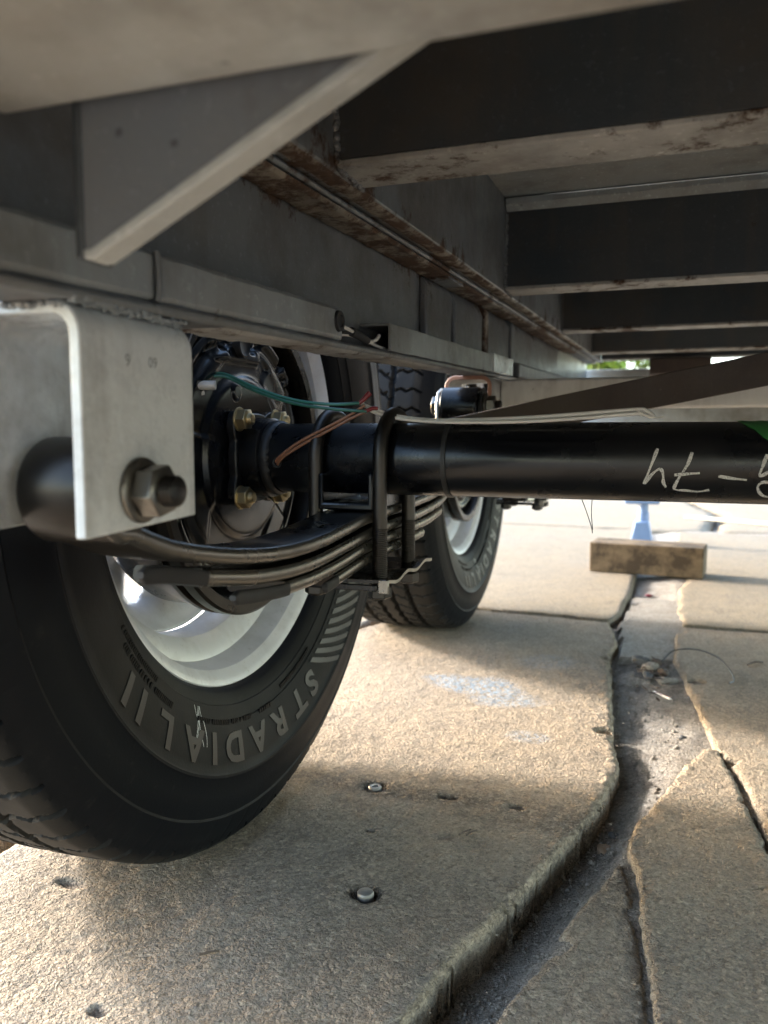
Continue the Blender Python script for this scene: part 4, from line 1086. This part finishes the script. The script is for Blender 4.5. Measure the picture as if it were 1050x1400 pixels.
pebble('pebble', .398, .380, -.012, (.008, .006, .006), 'pebble', 'small dark pebble where the trench meets the pointed slab tip', 3)
pebble('pebble', .416, .505, -.012, (.008, .005, .004), 'bracket', 'pale grey pebble near the right lip of the trench', 4)
for i, (x, y, s1, lab) in enumerate(((.340, .700, .015, 'dark rubble lump hard against the left trench lip'), (.357, .655, .018, 'largest dark lump in the rubble heap in the trench'), (.375, .640, .013, 'grey rounded lump right of the largest rubble lump'),
                                     (.352, .612, .012, 'small dark lump at the near side of the rubble heap'), (.381, .600, .014, 'flat dark lump at the near right of the rubble heap'), (.366, .700, .010, 'little lump at the far side of the rubble heap'))):
    pebble('rubble_lump', x, y, -.003, (s1, s1*.6, s1*.5), ('pebble', 'mortar', 'bark')[i % 3], lab, 20+i, 'rubble', .6, 'rubble heap in the trench')
pebble('scrap', .341, 1.31, -.01, (.010, .007, .003), 'red', 'small bright red scrap in the trench before the timber block', 8, 'scrap')
tag(tube('striped_stick', [(.362, .556, -.008), (.373, .530, -.004), (.384, .503, .001)], .0016, 'wire_white', None, 8, 2), 'thin red and white stick lying in the trench by the rubble', 'stick')
tag(tube('striped_stick_band', [(.3623, .5565, -.0068), (.373, .5305, -.0028), (.3838, .5035, .0020)], .0008, 'red', bpy.data.objects['striped_stick'], 6, 2))
bpy.data.objects['striped_stick_band'].name = 'red_stripe'
tag(tube('wire_scrap', [(.372, .690, .002), (.390, .712, .016), (.425, .715, .020), (.455, .690, .016), (.470, .650, .008), (.473, .617, .003), (.466, .600, .003)], .0011, 'wire_black', None, 6), 'thin black wire scrap arching from the rubble over the right slab', 'wire')
tag(tube('twig', [(.500, .715, .002), (.512, .730, .004), (.525, .740, .002)], .0016, 'bark', None, 6), 'short dark twig on the slab right of the wire scrap', 'twig')
for i, (x, y, l_, a, lab) in enumerate(((.205, .042, .016, 60, 'thin dark splinter lying on the sunlit slab edge, left of a pair'), (.211, .043, .015, 62, 'thin dark splinter lying on the sunlit slab edge, right of a pair'), (.077, -.185, .014, 40, 'thin dark splinter on the shaded slab near the picture bottom'), (-.10, -.20, .012, 30, 'splinter by the rectangular pit'))):
    if i == 3: continue
    dx, dy = l_/2*math.cos(R(a)), l_/2*math.sin(R(a)); tag(tube('splinter', [(x-dx, y-dy, .0015), (x, y, .0022), (x+dx, y+dy, .0015)], .0007, 'bark', None, 6, 2), lab, 'splinter')
# crumbs in trench and on slabs
bm = bmesh.new()
for i in range(1500):
    y = rnd.uniform(-.3, 1.2); l = float(np.interp(y, yy, le)); r_ = float(np.interp(y, yy, re_)); x = l+(r_-l)*rnd.random()**1.5*.9
    dp = float(np.interp(y, [-.1, .06, .20, .35, .9, 1.2], [.036, .034, .026, .018, .016, .020])); z = -dp+(dp-.006)*((x-l)/(r_-l))**1.2; s1 = rnd.uniform(.0006, .0022)*(1 if rnd.random() < .93 else 2)
    bmesh.ops.create_icosphere(bm, subdivisions=1, radius=s1, matrix=Matrix.Translation((x, y, z+.001)) @ Matrix.Rotation(rnd.random()*3, 4, 'Z') @ Matrix.Diagonal((1, .7, .6, 1)))
for i in range(420):
    x, y = rnd.uniform(-.16, .45), rnd.uniform(-.35, .9); s1 = rnd.uniform(.0004, .0014)
    bmesh.ops.create_icosphere(bm, subdivisions=1, radius=s1, matrix=Matrix.Translation((x, y, .0008)) @ Matrix.Diagonal((1, .7, .6, 1)))
tag(bm_out('crumbs', bm, 'mortar', ang=80), 'loose mortar crumbs scattered in the trench and on the slabs', 'crumbs', None, 'stuff')

bm = bmesh.new()
for i in range(70):
    x, y = rnd.gauss(.358, .014), rnd.gauss(.63, .05); a = rnd.uniform(0, 3.1); l_, w_ = rnd.uniform(.004, .012), rnd.uniform(.0015, .004); z = -.004+rnd.uniform(0, .006)
    u, v = Vector((math.cos(a), math.sin(a), rnd.uniform(-.3, .3)))*l_, Vector((-math.sin(a), math.cos(a), rnd.uniform(-.3, .3)))*w_; c0 = Vector((x, y, z))
    bm.faces.new([bm.verts.new(c0+q) for q in (u, v, -u, -v)])
tag(bm_out('leaf_litter', bm, 'bark', ang=80), 'dark dry litter caught round the rubble in the trench', 'litter', None, 'stuff')
# ------------------------------------------------------------------ background shrubs
def shrub(x, y, rx, h, n, seed, lab):
    q = random.Random(seed); e = tag(empty('shrub', (x, y, 0)), lab, 'shrub', 'shrubs at the far edge of the yard')
    bm = bmesh.new()
    tube('', [(0, 0, -.02), (.05, .02, h*.3), (0, .05, h*.6)], lambda t: .07*(1-.7*t), 'bark', None, 8, 4, bm)
    for i in range(5): a = q.uniform(0, 6.3); tube('', [(.03, .02, h*.25), (rx*.3*math.cos(a), rx*.3*math.sin(a), h*.5), (rx*.6*math.cos(a), rx*.6*math.sin(a), h*.8)], lambda t: .03*(1-.7*t), 'bark', None, 6, 3, bm)
    bm_out('trunk', bm, 'bark', e)
    cl = [(q.uniform(-1, 1)*rx*.75, q.uniform(-1, 1)*rx*.6, h*q.uniform(.25, .9), q.uniform(.3, .55)*rx) for _ in range(16)]
    v, f = [], []
    for i in range(n):
        c = cl[q.randrange(16)]; d = Vector((q.gauss(0, 1), q.gauss(0, 1), q.gauss(0, 1))).normalized()*c[3]*q.uniform(.6, 1.05)
        p = Vector(c[:3])+d; a = Vector((q.gauss(0, 1), q.gauss(0, 1), q.gauss(0, 1))).normalized(); b = a.cross(Vector((q.random(), q.random(), 1))).normalized(); L = q.uniform(.04, .08)
        k_ = len(v); v += [p-a*L, p+b*L*.45, p+a*L, p-b*L*.45]; f.append((k_, k_+1, k_+2, k_+3))
    link('crown', mesh('crown', v, f), 'leaf', e, smooth=False)
shrub(-.45, 13.5, 1.0, 2.6, 12000, 3, 'bright green shrub far behind, seen through the slit under the deck')
shrub(-4.6, 13, 1.3, 2.2, 4000, 4, 'wide green shrub far off to the left of the yard')
shrub(5.5, 15, 1.5, 3.0, 4000, 5, 'taller green shrub far off to the right of the yard')
